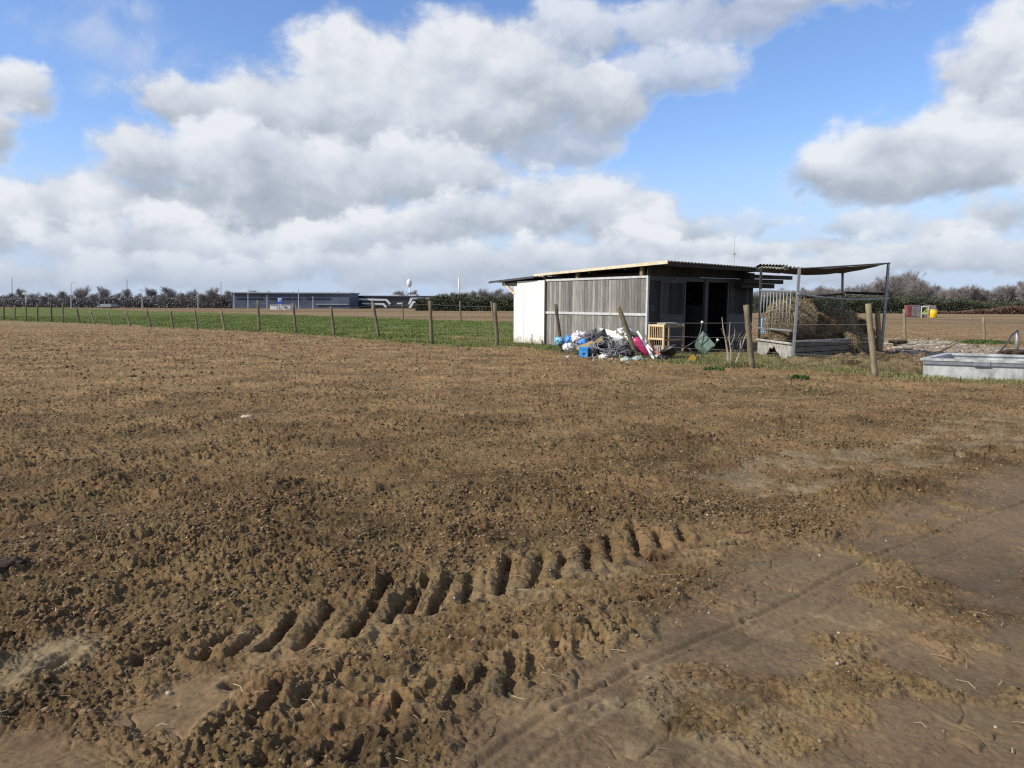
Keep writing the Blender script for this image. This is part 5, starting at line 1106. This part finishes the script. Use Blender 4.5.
# lamp posts
lab = {12: 'tall dark lighting mast near the left edge of the horizon', 26: 'short pale mast with a white head near the left edge', 71: 'pale street lamp with a bent arm left of the small lorry', 127: 'thin grey mast rising above the left trees', 142: 'pale street lamp with a forked head among the left trees', 198: 'pale short mast before the left trees', 221: 'tall thin mast left of the blue warehouse', 234: 'thin pale mast at the left corner of the blue warehouse', 248: 'pale mast in front of the left half of the blue warehouse', 267: 'short pale mast left of the white cabin', 293: 'thin mast right of the white cabin', 298.5: 'tall thin mast before the blue warehouse right of the cabin', 313: 'thin pale mast before the right half of the blue warehouse', 372: 'thin mast in front of the white banded building'}
for px, yt, arm, m in ((12, 277.5, 0, 'metaldark'), (26, 294, 2, 'whitewall'), (71, 283.5, 1, 'trim'), (127, 279.5, 0, 'metaldark'), (142, 290.5, 2, 'trim'), (198, 297, 0, 'trim'), (221, 282, 0, 'metaldark'), (234, 292, 0, 'trim'), (248, 289.5, 0, 'trim'), (267, 295, 0, 'trim'), (293, 291, 0, 'metaldark'), (298.5, 288.5, 0, 'trim'), (313, 296, 0, 'trim'), (372, 298, 0, 'trim')):
    Y = 163; q = at(px, 305, Y); t_ = at(px, yt, Y); lp = thing('lamp_post', lab[px], 'mast', (q.x, Y, 0), 'masts along the far road'); mb = MB(); r_ = .075 if m != 'metaldark' else .055; mb.tube([Vector((q.x, Y, 0)), t_], [r_ * 1.3, r_ * .8], 6); mb.build('pole', M[m], lp)
    if arm:
        mb = MB(); mb.beam(t_ + Vector((-.8 if arm == 2 else 0, 0, .1)), t_ + Vector((1.0, 0, .15)), .2, .14 if px != 26 else .35); mb.build('lamp_head', M[m], lp)
# small lorry at the left
def vehicle(px0, px1, y0, y1, Y, body, name, label, zb=0.0):
    a, b = at(px0, y1, Y), at(px1, y0, Y); L = b.x - a.x; z0 = max(a.z, zb) if zb == 0 else zb; H = b.z - zb; t = thing(name, label, 'lorry', (a.x + L / 2, Y, zb))
    mb = MB(); mb.frame((a.x + L * .22, Y, zb + .28 * H), (L * .78, 0, 0), (0, 2.4, 0), (0, 0, H * .72)); mb.build('cargo_box', body, t)
    mb = MB(); cx = a.x; mb.slab([(cx, Y, zb + .2 * H), (cx + L * .20, Y, zb + .2 * H), (cx + L * .20, Y, zb + .85 * H), (cx + L * .06, Y, zb + .85 * H), (cx, Y, zb + .5 * H)], (0, 2.3, 0)); cab = mb.build('cab', body, t)
    mb = MB(); mb.frame((cx + L * .07, Y - .02, zb + .52 * H), (L * .09, 0, 0), (0, .015, 0), (0, 0, H * .22)); mb.build('window', M['glass'], cab)
    for f in (.12, .62, .86):
        for yy in (0.02, 2.0): mb = MB(); mb.tube([Vector((cx + L * f, Y + yy, zb + .16 * H)), Vector((cx + L * f, Y + yy + .3, zb + .16 * H))], .16 * H, 14); mb.build('wheel', M['black'], t)
    return t
vehicle(97, 111, 304, 307.2, 168, M['roofgrey'], 'lorry', 'small pale lorry parked below the trees on the far left')
# raised road behind the right hedge with two lorries
mb = MB(); za_ = at(1000, 301, 230).z; p0 = at(930, 305, 228); mb.slab([(p0.x, 226, -0.05), (p0.x + 8, 228, za_), (p0.x + 8, 240, za_), (p0.x, 244, -.05)], (150, 0, 0)); o = mb.build('embankment', mat('embankment_grass', (.06, .07, .035), .95, .3, .5)); tagit(o, kind='structure')
vehicle(990.5, 1001.5, 297.6, 301, 230, M['white'], 'lorry', 'white lorry on the raised road above the right hedge', zb=za_)
vehicle(1008, 1016, 296.3, 301, 230, M['limegreen'], 'lorry', 'lime green lorry behind the trees at the right edge', zb=za_)
vehicle(984.5, 987.5, 298, 301, 230, M['whitewall'], 'lorry', 'tiny white van left of the white lorry on the raised road', zb=za_)
# brick stacks, sign and yellow tank at the far side of the right field
Yb = 88
for (a_, b_, y0, m, l) in ((907.5, 911.5, 305.2, 'brickred', 'dark red pallet stack at the left of the far pallet stacks'), (911.8, 916.0, 305, 'brick', 'grey pallet stack second from the left in the right field'), (916.3, 920.6, 304.9, 'brick', 'grey pallet stack partly behind the white and black sign'), (926, 930, 305.5, 'brick', 'grey pallet stack between the sign and the yellow tank'), (930.5, 936, 305, 'brick', 'grey pallet stack rising behind the yellow tank')):
    t = thing('pallet_stack', l, 'pallet stack', at((a_ + b_) / 2, 318, Yb).xy.to_3d(), 'pallet stacks in the far right field'); x0 = at(a_, 310, Yb).x; x1 = at(b_, 310, Yb).x; zt_ = at(a_, y0, Yb).z
    mb = MB(); mb.frame((x0, Yb, 0), (x1 - x0, 0, 0), (0, .8, 0), (0, 0, .10), .6); mb.build('pallet', M['woodmid'], t)
    mb = MB(); nz = 7
    for i in range(nz): mb.frame((x0 + .02 * (i % 2), Yb + .01, .1 + i * (zt_ - .1) / nz), (x1 - x0 - .03, 0, 0), (0, .75, 0), (0, 0, (zt_ - .1) / nz - .015), random.uniform(.75, 1.25))
    mb.build('bricks', M[m], t)
sg2 = thing('warning_sign', 'white framed black and lime sign standing before the far pallet stacks', 'sign', at(925, 316, Yb - .8).xy.to_3d()); Y2 = Yb - .8
mb = MB(); bbox(mb, 921.0, 928.9, 306.2, 314.2, Y2, .05); mb.build('sign_board', M['white'], sg2)
a_, b_, c_, d_ = at(922, 313.2, Y2 - .01), at(927.8, 313.2, Y2 - .01), at(927.8, 307.2, Y2 - .01), at(922, 307.2, Y2 - .01)
mb = MB(); mb.slab([a_, c_, d_], (0, -.01, 0)); mb.build('black_half', M['black'], sg2); mb = MB(); mb.slab([a_, b_, c_], (0, -.01, 0)); mb.build('lime_half', M['limegreen'], sg2)
mb = MB(); mb.slab([at(924.6, 311, Y2 - .03), at(926.2, 312.4, Y2 - .03), at(926.9, 309.8, Y2 - .03)], (0, -.01, 0)); mb.build('green_mark', mat('sign_green', (.12, .22, .03), .5, .1, 1), sg2)
for x_ in (921.6, 928.2): mb = MB(); q = at(x_, 314, Y2 + .08); mb.beam(Vector((q.x, q.y, 0)), Vector((q.x, q.y, 1.2)), .06, .06); mb.build('leg', M['trim'], sg2)
yt_ = thing('yellow_tank', 'yellow plastic tank with pale lid in the far right field', 'tank', at(935, 317, Yb - 1).xy.to_3d()); x0, x1 = at(931, 312, Yb - 1).x, at(939.2, 312, Yb - 1).x; zt_ = at(935, 309.6, Yb - 1).z; xm = (x0 + x1) / 2; r_ = (x1 - x0) / 2
mb = MB(); mb.tube([Vector((xm, Yb - 1 + r_, z)) for z in (0, .08, zt_ * .5, zt_ * .93)], [r_ * .93, r_, r_, r_], 20); mb.build('tank_body', M['yellowbox'], yt_, smooth=True)
mb = MB(); mb.tube([Vector((xm, Yb - 1 + r_, z)) for z in (zt_ * .93, zt_ * .97, zt_)], [r_ * 1.03, r_ * 1.03, r_ * .8], 20); mb.build('lid', mat('pale_yellow', (.75, .62, .25), .5, .1, 2), yt_, smooth=True)
# antenna behind the shed
q = G(734, 330); an = thing('antenna_mast', 'thin guyed antenna mast rising far behind the shed roof', 'antenna', (at(734, 300, 60).x, 60, 0)); mb = MB(); mb.tube([Vector((at(734, 300, 60).x, 60, 0)), at(734.6, 237, 60)], [.05, .018], 6); mb.build('mast', M['trim'], an)
mb = MB(); c_ = at(734.5, 254, 60); mb.beam(c_ - Vector((.12, 0, 0)), c_ + Vector((.12, 0, 0)), .05, .16); mb.build('antenna_box', M['trim'], an)

scene.cycles.use_denoising = False
scene.cycles.filter_width = 1.25
